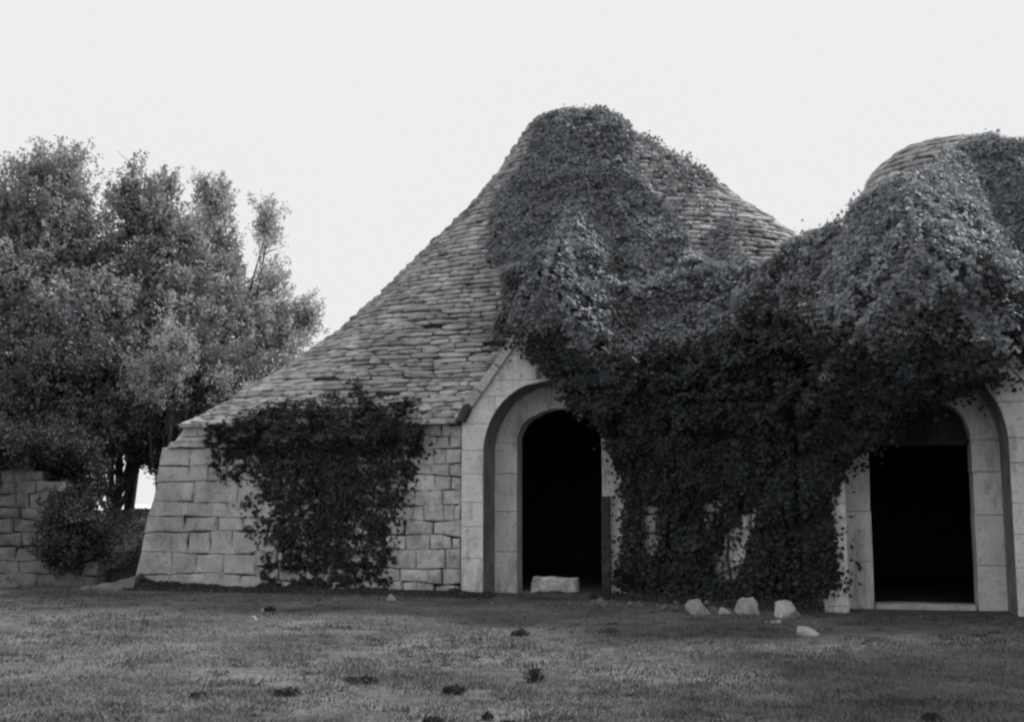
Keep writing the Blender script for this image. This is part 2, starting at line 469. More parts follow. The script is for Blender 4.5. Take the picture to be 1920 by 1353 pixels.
def prism(poly, v0, v1, bev=.015, jit=.0, push=.0, batter=None, chip=0):
    """stone with the front outline poly [(u,z)] counter-clockwise seen from the front, front at v0, back at v1"""
    n = len(poly)
    cu = sum(p[0] for p in poly) / n; cz = sum(p[1] for p in poly) / n
    j = lambda: random.uniform(-jit, jit)
    poly = [(p[0] + j(), p[1] + j()) for p in poly]
    if chip:
        poly = [((p[0] + (cu - p[0]) * .13, p[1] + (cz - p[1]) * .2) if random.random() < chip else p) for p in poly]
    bt = batter or (lambda z: 0)
    V = [(u, v1, z) for u, z in poly]
    V += [(u, v0 + bev + bt(z) + abs(j()), z) for u, z in poly]
    ins = []
    for u, z in poly:
        du, dz = cu - u, cz - z; l = math.hypot(du, dz) + 1e-6
        k = min(bev * 1.4 / l, .4)
        uu, zz = u + du * k, z + dz * k
        ins.append((uu, v0 + bt(zz) + j() * .5, zz))
    V += ins
    ncen = len(V)
    V.append((cu, v0 - push + bt(cz), cz))
    F = []
    for i in range(n):
        k = (i + 1) % n
        F.append((i, n + i, n + k, k)[::-1])
        F.append((n + i, 2 * n + i, 2 * n + k, n + k)[::-1])
        F.append((2 * n + i, 2 * n + k, ncen))
    F.append(tuple(range(n))[::-1])
    return V, F

def stone(name, poly, v0, v1, mat, parent, **k):
    V, F = prism(poly, v0, v1, **k)
    return link(name, mesh(name, V, F), parent, mat)

def subdiv_edge(poly, step=.22):
    out = []
    n = len(poly)
    for i in range(n):
        a, b = poly[i], poly[(i + 1) % n]
        m = max(1, int(math.hypot(b[0] - a[0], b[1] - a[1]) / step))
        for k in range(m): out.append((a[0] + (b[0] - a[0]) * k / m, a[1] + (b[1] - a[1]) * k / m))
    return out

def arch_z(u, a, sp, rise):
    return sp + rise * math.sqrt(max(0, 1 - (u / a) ** 2)) if abs(u) < a else 0.0

def arched_panel(mb, u0, u1, topf, a, sp, rise, v0, v1, n=48):
    """solid panel with an arched hole, made of upright strips"""
    us = sorted(set([u0, u1, -a, a] + [u0 + (u1 - u0) * k / n for k in range(n + 1)] + [-a * math.cos(math.pi * k / 20) for k in range(1, 20)]))
    us = [u for u in us if u0 <= u <= u1]
    for p, q in zip(us[:-1], us[1:]):
        if q - p < 1e-5: continue
        inside = (p >= -a - 1e-6 and q <= a + 1e-6)
        zb0 = arch_z(p, a, sp, rise) if inside else 0
        zb1 = arch_z(q, a, sp, rise) if inside else 0
        if inside and abs(p) >= a - 1e-6: zb0 = sp
        if inside and abs(q) >= a - 1e-6: zb1 = sp
        if not inside: zb0 = zb1 = -.3
        zt0, zt1 = topf(p), topf(q)
        mb.add([(p, v0, zb0), (q, v0, zb1), (q, v0, zt1), (p, v0, zt0), (p, v1, zb0), (q, v1, zb1), (q, v1, zt1), (p, v1, zt0)],
               [(0, 1, 2, 3), (7, 6, 5, 4), (0, 4, 5, 1), (3, 2, 6, 7)])

def portal(parent, hw, eave, apex, a, sp, rise, ia, isp, irise, D, T, seed, floor_z=-.3):
    random.seed(seed)
    wl = link('wall', mesh('wall', [(0, 0, 0)], []), parent)   # replaced below
    bpy.data.objects.remove(wl)
    rake = lambda u: apex - (apex - eave) * abs(u) / hw
    mb = MB()
    arched_panel(mb, -hw, hw, lambda u: rake(u) - .03, a + .025, sp, rise + .025, .05, D - .02)
    wall = mb.build('portal_wall', M['mortar'], parent)
    # porch lining (the soffit and reveals of the outer arch)
    lining = MB()
    prof = [(-a, -.2)] + [(-a, sp * k / 4) for k in range(1, 4)] + [(-a * math.cos(math.pi * k / 22), sp + rise * math.sin(math.pi * k / 22)) for k in range(23)] + [(a, sp * k / 4) for k in (3, 2, 1)] + [(a, -.2)]
    t = .04
    vs = [0.02, D - .01]
    for k in range(len(prof) - 1):
        (p0, z0), (p1, z1) = prof[k], prof[k + 1]
        def outw(p, z):
            if z <= sp: return (math.copysign(t, p), 0)
            l = math.hypot(p, z - sp) + 1e-6; return (p / l * t, (z - sp) / l * t)
        o0, o1 = outw(p0, z0), outw(p1, z1)
        lining.add([(p0, vs[0], z0), (p1, vs[0], z1), (p1, vs[1], z1), (p0, vs[1], z0),
                    (p0 + o0[0], vs[0], z0 + o0[1]), (p1 + o1[0], vs[0], z1 + o1[1]), (p1 + o1[0], vs[1], z1 + o1[1]), (p0 + o0[0], vs[1], z0 + o0[1])],
                   [(0, 1, 2, 3), (7, 6, 5, 4), (0, 4, 5, 1), (3, 2, 6, 7)])
    lining.build('arch_reveal', M['darkreveal'], wall)
    # face stones
    zs = [-.15, .10, .62, 1.12, 1.5, 2.02, 2.42, 2.86, 3.28, 3.6, 3.98, 4.3, 4.6, apex - .02]
    zs = [z + (random.uniform(-.04, .04) if 0 < i < 12 else 0) for i, z in enumerate(zs)]
    crown = sp + rise
    def inner(z):
        if z <= sp: return a
        if z >= crown: return 0
        return a * math.sqrt(1 - ((z - sp) / rise) ** 2)
    outer = lambda z: hw if z < eave else max(.02, hw * (apex - z) / (apex - eave))
    g = .0028
    for sgn in (-1, 1):
        for i in range(len(zs) - 1):
            z0, z1 = zs[i] + g, zs[i + 1] - g
            m = 7
            innp = [(inner(z0 + (z1 - z0) * k / m), z0 + (z1 - z0) * k / m) for k in range(m + 1)]
            if inner(z0) > 0 and inner(z1) == 0:      # the stone that spans the crown
                innp = [(max(.004, inner(z)), z) for z in np.linspace(z0, crown, 7)] + [(.004, z1)]
            else: innp = [(max(.004, x), z) for x, z in innp]
            outp = [(outer(z), z) for z in ([z1, eave, z0] if z0 < eave < z1 else [z1, z0])]
            poly = innp + outp                            # for +u side this is clockwise/ccw depending
            poly = [(sgn * x, z) for x, z in poly]
            area = sum(poly[k][0] * poly[(k + 1) % len(poly)][1] - poly[(k + 1) % len(poly)][0] * poly[k][1] for k in range(len(poly)))
            if area < 0: poly = poly[::-1]
            stone('portal_stone', poly, 0 + random.uniform(-.004, .004), .06, M['lime'], wall, bev=.006)
    # inner order
    mb = MB()
    arched_panel(mb, -a - .3, a + .3, lambda u: crown + .5, ia + .03, isp, irise + .03, D + .04, D + T)
    order = mb.build('inner_arch', M['mortar'], parent)
    for sgn in (-1, 1):
        zz = [-.2, random.uniform(.55, .7), random.uniform(1.25, 1.4), random.uniform(1.95, 2.05), isp]
        for z0, z1 in zip(zz[:-1], zz[1:]):
            m = .8
            poly = [(sgn * (ia + random.uniform(-.006, .006)), z0 + g), (sgn * (a + .2), z0 + g), (sgn * (a + .2), z1 - g), (sgn * (ia + random.uniform(-.006, .006)), z1 - g)]
            if sgn < 0: poly = poly[::-1]
            stone('jamb_stone', subdiv_edge(poly, .4), D + random.uniform(-.004, .004), D + T - .05, M['lime'], order, bev=.012, jit=.002)
    nv = 7
    for k in range(nv):
        t0 = math.pi * k / nv + .002; t1 = math.pi * (k + 1) / nv - .002
        R0, R1 = (a + .2), (crown + .35 - isp)
        ts = [t0 + (t1 - t0) * q / 5 for q in range(6)]
        io = .012 if k % 2 else 0
        poly = [((ia + io) * math.cos(x) , isp + (irise + io) * math.sin(x)) for x in ts][::-1] + [(R0 * math.cos(x), isp + R1 * math.sin(x)) for x in ts]
        area = sum(poly[q][0] * poly[(q + 1) % len(poly)][1] - poly[(q + 1) % len(poly)][0] * poly[q][1] for q in range(len(poly)))
        if area < 0: poly = poly[::-1]
        stone('voussoir', poly, D + random.uniform(-.004, .004), D + T - .05, M['lime'], order, bev=.006)
    # gable roof slabs behind the face, resting on the main roof
    gb = MB()
    th = .16
    for sgn in (-1, 1):
        A = [(sgn * (hw + .02), eave - .05), (0, apex + .02)]
        nu, nz = sgn * math.sin(math.atan2(apex - eave, hw)), math.cos(math.atan2(apex - eave, hw))
        for (v0, v1) in ((.05, 3.4),):
            (p0, q0), (p1, q1) = A
            V = [(p0, v0, q0), (p1, v0, q1), (p1, v1, q1), (p0, v1, q0), (p0 - nu * th, v0, q0 - nz * th), (p1, v0, q1 - th * 1.6), (p1, v1, q1 - th * 1.6), (p0 - nu * th, v1, q0 - nz * th)]
            gb.add(V, [(0, 1, 2, 3), (7, 6, 5, 4), (0, 4, 5, 1), (3, 2, 6, 7), (0, 3, 7, 4), (1, 5, 6, 2)])
    gr = gb.build('gable_roof', M['slab'], parent)
    # raking coping stones
    for sgn in (-1, 1):
        L = math.hypot(hw, apex - eave); s = 0
        dx, dz = -sgn * hw / L, (apex - eave) / L
        ox, oz = sgn * dz, abs(hw / L)
        while s < L - .1:
            l = min(random.uniform(.4, .75), L - s)
            x0, z0 = sgn * hw + dx * (s + .006), eave + dz * (s + .006)
            x1, z1 = sgn * hw + dx * (s + l - .006), eave + dz * (s + l - .006)
            tk = .13
            poly = [(x0 - ox * .02, z0 - oz * .02), (x1 - ox * .02, z1 - oz * .02), (x1 + ox * tk, z1 + oz * tk), (x0 + ox * tk, z0 + oz * tk)]
            area = sum(poly[q][0] * poly[(q + 1) % 4][1] - poly[(q + 1) % 4][0] * poly[q][1] for q in range(4))
            if area < 0: poly = poly[::-1]
            stone('coping_stone', poly, -.09 + random.uniform(-.008, .008), .5, M['plaster'], gr, bev=.02, jit=.006)
            s += l
    return wall

def course_wall(parent, u0, u1, zs, v_at, bt, rng, wmin, wmax, matf, topf=None, left=None, gap=.007, depth=.22, name='stone_block', push=.012, jit=.012, ragged=0):
    """irregular coursed blocks on a wall, parts of parent"""
    for i in range(len(zs) - 1):
        z0, z1 = zs[i], zs[i + 1]
        u = (left(z0 * .5 + z1 * .5) if left else u0)
        first = True
        while u < u1 - .02:
            wd = rng.uniform(wmin, wmax)
            if u + wd > u1 - wmin * .6: wd = u1 - u
            x0, x1 = u, u + wd
            prd = 0
            if ragged and x1 > u1 - .01: x1 += rng.uniform(0, ragged); prd = .012
            uc = (x0 + x1) / 2
            zt = z1
            if topf: zt = min(z1, topf(uc))
            if zt - z0 > .04:
                wv = lambda zi, uu: zi + .022 * math.sin(uu * 2.1 + zi * 7) + .012 * math.sin(uu * 5.3 + zi * 13)
                gp = rng.choice([.0015, .002, .003, .007] if gap < .005 else [.002, .004, .008, .017])
                gs = rng.choice([.0015, .002, .004, .01] if gap < .005 else [.002, .004, .008, .015])
                l0 = left(z0) if (left and first) else x0 + .001; l1 = left(zt) if (left and first) else x0 + .001
                sk = rng.uniform(-.02, .02) * (gap > .002)
                ta, tb = wv(zt, l1) - gp, wv(zt, x1) - gp
                if topf: ta, tb = min(wv(z1, l1) - gp, topf(l1)), min(wv(z1, x1) - gp, topf(x1))
                ok_ = min(ta, tb) > z0 + .09
                if topf and not ok_: u += wd; first = False; continue
                poly = [(l0, wv(z0, l0) + .002), (x1 - gs + sk, wv(z0, x1) + .002), (x1 - gs, tb), (l1, ta)]
                random.seed(rng.random())
                V, F = prism(subdiv_edge(poly, .17), v_at - prd + rng.uniform(-.012, .010), v_at + depth, bev=rng.uniform(.012, .026), jit=jit, push=rng.uniform(0, push), batter=bt, chip=.09)
                link(name, mesh(name, V, F), parent, matf(uc, z0))
            u += wd; first = False

# ---------------- hidden-by-ivy outlines (photograph pixels)
IVY_MAIN = [(1120,206),(1060,212),(1008,240),(990,290),(968,325),(948,355),(928,395),(914,440),(908,478),(945,500),(958,545),(955,580),(938,612),(940,626),(962,634),(985,655),(998,688),(1030,705),(1050,722),(1078,742),(1092,772),(1118,792),(1134,828),(1156,850),(1160,930),(1156,960),(1164,1000),(1158,1060),(1162,1118),
            (1260,1122),(1400,1124),(1540,1118),(1588,1108),(1586,1075),(1568,1050),(1578,1020),(1582,990),(1560,985),(1548,935),(1575,905),(1586,868),(1612,858),(1640,864),(1652,815),(1690,790),(1745,772),(1785,762),(1800,748),(1850,735),(1880,712),(1925,690),(2300,640),(2300,200),(1920,270),(1880,262),(1800,262),(1770,300),(1720,322),(1680,345),(1640,365),(1590,385),(1560,420),(1500,450),(1470,490),(1430,516),(1370,522),(1335,512),(1300,475),(1290,432),(1262,405),(1235,375),(1205,335),(1185,290),(1200,230),(1185,204),(1150,200)]
IVY_LEFT = [(430,812),(470,800),(530,782),(600,776),(650,778),(700,796),(735,808),(752,820),(742,868),(716,912),(712,960),(694,1000),(682,1040),(694,1098),(620,1104),(570,1092),(560,1010),(532,985),(520,930),(488,885),(462,850),(435,830)]
def hidden1(px, py): return inpoly(px, py, IVY_MAIN) | inpoly(px, py, IVY_LEFT)

# ================================================================== first house
H1 = empty('stone_house', (O1[0], O1[1], 0), -AL)
tag(H1, 'left stone house, tall conical roof with bare stone left flank, block on its door sill', 'house', 'old stone houses with conical roofs')
portal(H1, 1.52, 2.86, 4.95, 1.14, 2.35, 1.2, .75, 2.55, .58, .78, .45, 31)
# walls: dark rubble core (closed room) and blocks in front
mb = MB()
bw_u0 = -7.0
mb.box((-6.75, .14, -.3), (-1.50, .8, 2.80))        # front wall, left of the portal
mb.box((-6.75, .8, -.3), (-6.2, 9.6, 2.80)); mb.box((-6.75, 9.0, -.3), (4.4, 9.6, 2.80)); mb.box((3.85, -.6, -.3), (4.4, 9.0, 2.80))
core1 = mb.build('wall', M['mortar'], H1)
mb = MB(); mb.box((-6.2, 1.0, 2.7), (-1.45, 1.6, 3.4)); mb.box((-1.6, 2.5, 3.9), (1.6, 2.7, 4.6))
rng = random.Random(5)
zsL = [-.12, .17, .42, .71, .95, 1.22, 1.47, 1.70, 1.98, 2.18, 2.42, 2.62, 2.84]
bt1 = lambda z: .035 * z                         # slight batter of the wall
course_wall(core1, -5.3, -1.53, zsL, -.02, bt1, rng, .18, .54, lambda u, z: M['block'], name='stone_block', gap=.008)
# plastered battered corner pier at the far left
leftb = lambda z: -7.62 + .125 * z + (.07 if z > 1.5 else 0) - (.12 * max(0, .35 - z) / .35)
zsP = [-.12, .25, .62, 1.0, 1.26, 1.52, 1.9, 2.16, 2.49]
pier = MB(); pier.add([(-7.5, .06, -.3), (-5.25, .06, -.3), (-5.25, .06, 2.3), (-7.15, .06, 2.3), (-7.5, 1.2, -.3), (-5.25, 1.2, -.3), (-5.25, 1.2, 2.3), (-7.15, 1.2, 2.3)],
                      [(0, 1, 2, 3), (7, 6, 5, 4), (0, 4, 5, 1), (3, 2, 6, 7), (0, 3, 7, 4), (1, 5, 6, 2)])
pr = pier.build('corner_pier', M['mortar'], H1)
course_wall(pr, -7.5, -5.31, zsP, -.035, lambda z: .035 * z, rng, .38, .95, lambda u, z: M['plaster'], left=leftb, gap=.003, depth=1.1, name='pier_stone', push=.006, jit=.012, ragged=.5)
# loose stepped stones between the pier and the eave
random.seed(77)
for (a, b, c, d) in ((-7.12, -6.35, 2.50, 2.60), (-6.98, -6.1, 2.60, 2.70), (-6.86, -5.9, 2.705, 2.9), (-6.1, -5.5, 2.50, 2.595), (-5.85, -5.33, 2.60, 2.8), (-6.32, -5.85, 2.9, 2.98)):
    stone('pier_stone', subdiv_edge([(a, c), (b, c), (b - .04, d), (a + .09, d)], .2), -.02, .7, M['block'], pr, bev=.03, jit=.018)
# foot ledge of the pier running out to the left
mb = MB()
N_ = 14
ring = []
for k in range(N_):
    f = k / (N_ - 1)
    u = -7.45 - .95 * f; h = .22 * (1 - f) ** 1.6 + .03 + random.uniform(-.015, .02); wv = .30 * (1 - .55 * f)
    vv = -.12 - .30 * f
    ring.append([(u, vv - wv, -.05), (u, vv - wv * .55, h * .7 + random.uniform(-.01, .02)), (u, vv, h + random.uniform(-.01, .02)), (u, vv + wv * .8, h * .6), (u, vv + wv * 1.2, -.05)])
V = [p for r in ring for p in r]
F = [(i * 5 + j, (i + 1) * 5 + j, (i + 1) * 5 + j + 1, i * 5 + j + 1)[::-1] for i in range(N_ - 1) for j in range(4)] + [tuple(range(5))[::-1], tuple(range((N_ - 1) * 5, N_ * 5))]
link('foot_ledge', mesh('foot_ledge', V, F), pr, M['oldwall'])
# wall between the two portals, running obliquely forward
P0 = np.array([1.50, .0]); P1 = np.array([5.75 - 1.50, -1.62]); dv = (P1 - P0); Lm = float(np.hypot(*dv)); dv = dv / Lm
mid = bpy.data.objects.new('middle_wall', None)
mb = MB(); mb.box((0, .12, -.3), (Lm, .8, 3.0))
mid = mb.build('middle_wall', M['mortar'], H1)
mid.location = (P0[0], P0[1], 0); mid.rotation_euler = (0, 0, math.atan2(dv[1], dv[0]))
course_wall(mid, 0, Lm, [-.12, .3, .62, 1.0, 1.35, 1.7, 2.05, 2.4, 2.7, 3.0], -.02, lambda z: 0, rng, .35, .8, lambda u, z: M['block'])
# eave stones and lintel shadow line under the eave
random.seed(3)
roof1 = roof_core(ROOF1, H1, 2.80)
lay_roof(ROOF1, O1, roof1, hidden1)
u = -6.8
while u < -1.62:
    l = random.uniform(.35, .8); l = min(l, -1.58 - u)
    if l > .1:
        stone('eave_stone', subdiv_edge([(u + .006, 2.845), (u + l - .006, 2.845), (u + l - .006, 2.93), (u + .006, 2.93)], .25), -.13 + random.uniform(-.03, .02), .5, M['slab'], roof1, bev=.02, jit=.008)
    u += l
# carved bracket at the gable foot
stone('gable_bracket', [(-1.60, 2.87), (-1.44, 2.87), (-1.33, 3.10), (-1.36, 3.17), (-1.46, 3.17)], -.16, .12, M['mortar'], H1, bev=.02, jit=.004)
# open doorway: timber post against the right jamb
mb = MB(); mb.box((.755, .66, -.05), (.89, .772, 1.62)); mb.build('door_post', M['wood'], H1)
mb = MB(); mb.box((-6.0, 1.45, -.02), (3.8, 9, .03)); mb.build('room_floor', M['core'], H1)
# dark linings inside
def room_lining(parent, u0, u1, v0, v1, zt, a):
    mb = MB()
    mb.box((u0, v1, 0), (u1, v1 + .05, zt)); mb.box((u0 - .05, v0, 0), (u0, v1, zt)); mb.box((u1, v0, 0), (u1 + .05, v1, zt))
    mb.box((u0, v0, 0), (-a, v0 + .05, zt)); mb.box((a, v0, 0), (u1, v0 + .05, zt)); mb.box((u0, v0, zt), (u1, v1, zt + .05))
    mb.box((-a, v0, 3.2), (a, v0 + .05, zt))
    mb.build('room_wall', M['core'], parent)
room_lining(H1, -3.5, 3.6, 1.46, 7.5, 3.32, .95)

# ================================================================== second house
H2 = empty('stone_house', (O2[0], O2[1], 0), -AL)
tag(H2, 'right stone house, lower roof wholly under ivy, lintel across its black doorway', 'house', 'old stone houses with conical roofs')
portal(H2, 1.52, 2.95, 4.85, 1.10, 2.3, 1.25, .715, 2.42, .66, .78, .45, 57)
mb = MB()
mb.box((-1.9, .14, -.3), (-1.50, .8, 2.9)); mb.box((1.50, .14, -.3), (6.0, .8, 2.85)); mb.box((5.4, .8, -.3), (6.0, 11, 2.85)); mb.box((-3.0, 10.4, -.3), (5.4, 11, 2.85)); mb.box((-3.0, 2.0, -.3), (-2.4, 10.4, 2.85))
core2 = mb.build('wall', M['mortar'], H2)
course_wall(core2, 1.53, 5.9, [-.12, .35, .7, 1.05, 1.4, 1.8, 2.15, 2.5, 2.84], -.02, lambda z: .03 * z, rng, .35, .8, lambda u, z: M['block'])
roof2 = roof_core(ROOF2, H2, 2.85)
random.seed(9)
lay_roof(ROOF2, O2, roof2, lambda px, py: inpoly(px, py, IVY_MAIN), pitch=.15, n_sep=60, thr=(math.radians(150), math.radians(390)))
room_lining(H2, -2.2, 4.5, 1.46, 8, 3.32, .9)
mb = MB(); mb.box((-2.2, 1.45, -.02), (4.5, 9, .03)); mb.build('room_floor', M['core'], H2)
# timber lintel and planked tympanum inside the arch
mb = MB(); mb.box((-.73, 1.02, 2.36), (.73, 1.20, 2.44)); mb.build('lintel', M['bark'], H2)
random.seed(21)
for k in range(7):
    p = -.72 + k * .2057; q = p + .200
    zt = lambda u: 2.42 + .66 * math.sqrt(max(0, 1 - (u / .74) ** 2))
    poly = [(p, 2.445), (q, 2.445), (q, max(2.47, zt(q))), ((p + q) / 2, zt((p + q) / 2)), (p, max(2.47, zt(p)))]
    stone('plank', poly, 1.08 + random.uniform(-.006, .006), 1.11, M['bark'], H2, bev=.004)
stone('sill', subdiv_edge([(-.7, -.1), (.7, -.1), (.7, .05), (-.7, .05)], .3), .8, 1.15, M['block'], H2, bev=.02, jit=.01)

# ================================================================== ivy
def leaf_shape(kind):
    if kind == 'ivy':     # blunt lobed leaf, folded along the midrib: 4 triangles
        V = np.array([(0, 0, 0), (-.48, .22, .07), (-.27, .64, .03), (0, 1.0, -.06), (.27, .64, .03), (.48, .22, .07)])
        V[:, 1] -= .45
        F = np.array([(0, 3, 2), (0, 2, 1), (0, 5, 4), (0, 4, 3)])
    elif kind == 'leaf':
        V = np.array([(0, -.5, 0), (.27, 0, .05), (0, .5, -.04), (-.27, 0, .05)])
        F = np.array([(0, 1, 2), (0, 2, 3)])
    else:
        V = np.array([(-.5, 0, 0), (.5, 0, 0), (.32, .55, .0), (-.32, .55, .0), (0, 1, 0)])
        F = np.array([(0, 1, 2), (0, 2, 3), (3, 2, 4)])
    return V, F

def scatter(P, Nn, size, kind, spread=.6, tone=None, upbias=0.0):
    """leaves at P with mean normals Nn -> V, F, tone"""
    n = len(P)
    nr = Nn + RNG.normal(0, spread, (n, 3)); nr[:, 2] += upbias
    nr /= np.linalg.norm(nr, axis=1, keepdims=True) + 1e-9
    r = RNG.normal(0, 1, (n, 3)); r[:, 2] -= .8
    yv = r - (r * nr).sum(1, keepdims=True) * nr; yv /= np.linalg.norm(yv, axis=1, keepdims=True) + 1e-9
    xv = np.cross(yv, nr)
    V0, F0 = leaf_shape(kind)
    s = np.asarray(size)[:, None, None]
    V = P[:, None, :] + s * (V0[None, :, 0:1] * xv[:, None, :] + V0[None, :, 1:2] * yv[:, None, :] + V0[None, :, 2:3] * nr[:, None, :])
    F = F0[None] + (np.arange(n) * len(V0))[:, None, None]
    if tone is None: tone = RNG.random(n)
    return V.reshape(-1, 3), F.reshape(-1, F0.shape[1]), np.repeat(tone, len(V0))

# height field of everything the ivy can lie on, in the first house's frame: v = front(u, z)
U = np.arange(-3.0, 14.0, .06); Z = np.arange(-.1, 9.9, .06)
UU, ZZ = np.meshgrid(U, Z)
def cone_front(R, ax, u, z):
    t = R['t']; L, Rr, F, B, n = [np.interp(z, t[:, 0], t[:, k]) for k in range(1, 6)]
    a = np.where(u < ax[0], L, Rr)
    q = np.abs((u - ax[0]) / a)
    v = ax[1] - F * np.clip(1 - q ** n, 0, 1) ** (1 / n)
    return np.where((q < 1) & (z < t[-1, 0]) & (z > t[0, 0]), v, 99.)
ax2 = (ROOF2['ax'][0] + 5.75, ROOF2['ax'][1] - 1.62)
HF = np.minimum(cone_front(ROOF1, ROOF1['ax'], UU, ZZ), cone_front(ROOF2, ax2, UU, ZZ))
HF = np.where((ZZ < 2.9) & (UU < 1.5) & (UU > -6.6), np.minimum(HF, 0), HF)
midv = -1.62 * (UU - 1.5) / (4.25 - 1.5)
HF = np.where((ZZ < 3.0) & (UU >= 1.5) & (UU <= 4.25), np.minimum(HF, midv), HF)
HF = np.where((ZZ < 2.95) & (UU > 4.25), np.minimum(HF, -1.62), HF)
g1_ = (np.abs(UU) < 1.75) & (ZZ < 5.22 - (4.95 - 2.86) * np.abs(UU) / 1.52)
g2_ = (np.abs(UU - 5.75) < 1.75) & (ZZ < 5.12 - (4.85 - 2.95) * np.abs(UU - 5.75) / 1.52)
HF = np.where(g1_ & (ZZ > 3.3), np.minimum(HF, -.13), HF); HF = np.where(g2_ & (ZZ > 3.3), np.minimum(HF, -1.75), HF)
HF = np.where(g1_, np.minimum(HF, 0), HF); HF = np.where(g2_, np.minimum(HF, -1.62), HF)
# the valley between the two roofs is choked: a rough saddle of growth
VAL = HF > 50
def blur(A, r, mask=None):
    k = np.ones(2 * r + 1) / (2 * r + 1)
    A = np.apply_along_axis(lambda m: np.convolve(np.pad(m, r, mode='edge'), k, 'valid'), 0, A)
    return np.apply_along_axis(lambda m: np.convolve(np.pad(m, r, mode='edge'), k, 'valid'), 1, A)
HB = np.where(VAL, 9., HF)
wgt = np.where(VAL, 1e-3, 1.)
HB = blur(HF.clip(-5, 9) * wgt, 6) / blur(wgt, 6)
HB = np.minimum(blur(blur(HB, 4), 4) , HF + .0) * .5 + .5 * np.minimum(HB, HF)
HB = np.minimum(HB, HF)
for _ in range(75):       # growth leans back from every ledge instead of stepping
    up = np.vstack([HB[:1], HB[:-1]]) + .06 * np.where((UU < 1.3) | (np.abs(UU - 6.2) < 1.9), 1.15, .95)
    lf = np.hstack([HB[:, :1], HB[:, :-1]]) + .06 * 1.5; rt = np.hstack([HB[:, 1:], HB[:, -1:]]) + .06 * 1.5
    HB = np.where(VAL, HB, np.minimum(np.minimum(HB, up), np.minimum(lf, rt)))
Wd = np.clip((UU - .6) / 1.2, 0, 1) * np.clip((8.2 - UU) / 2.0, 0, 1) * np.exp(-((ZZ - 3.4) / 1.7) ** 2)
HW = np.where(VAL, 1.5, HB)
for _ in range(3): HW = blur(HW, 9)
HB = HB * (1 - Wd) + Wd * np.minimum(HB, HW - .1)
HW = np.where(VAL, HB, HB)
HB = np.where(VAL, HB, np.minimum(HB, blur(HB, 3)))
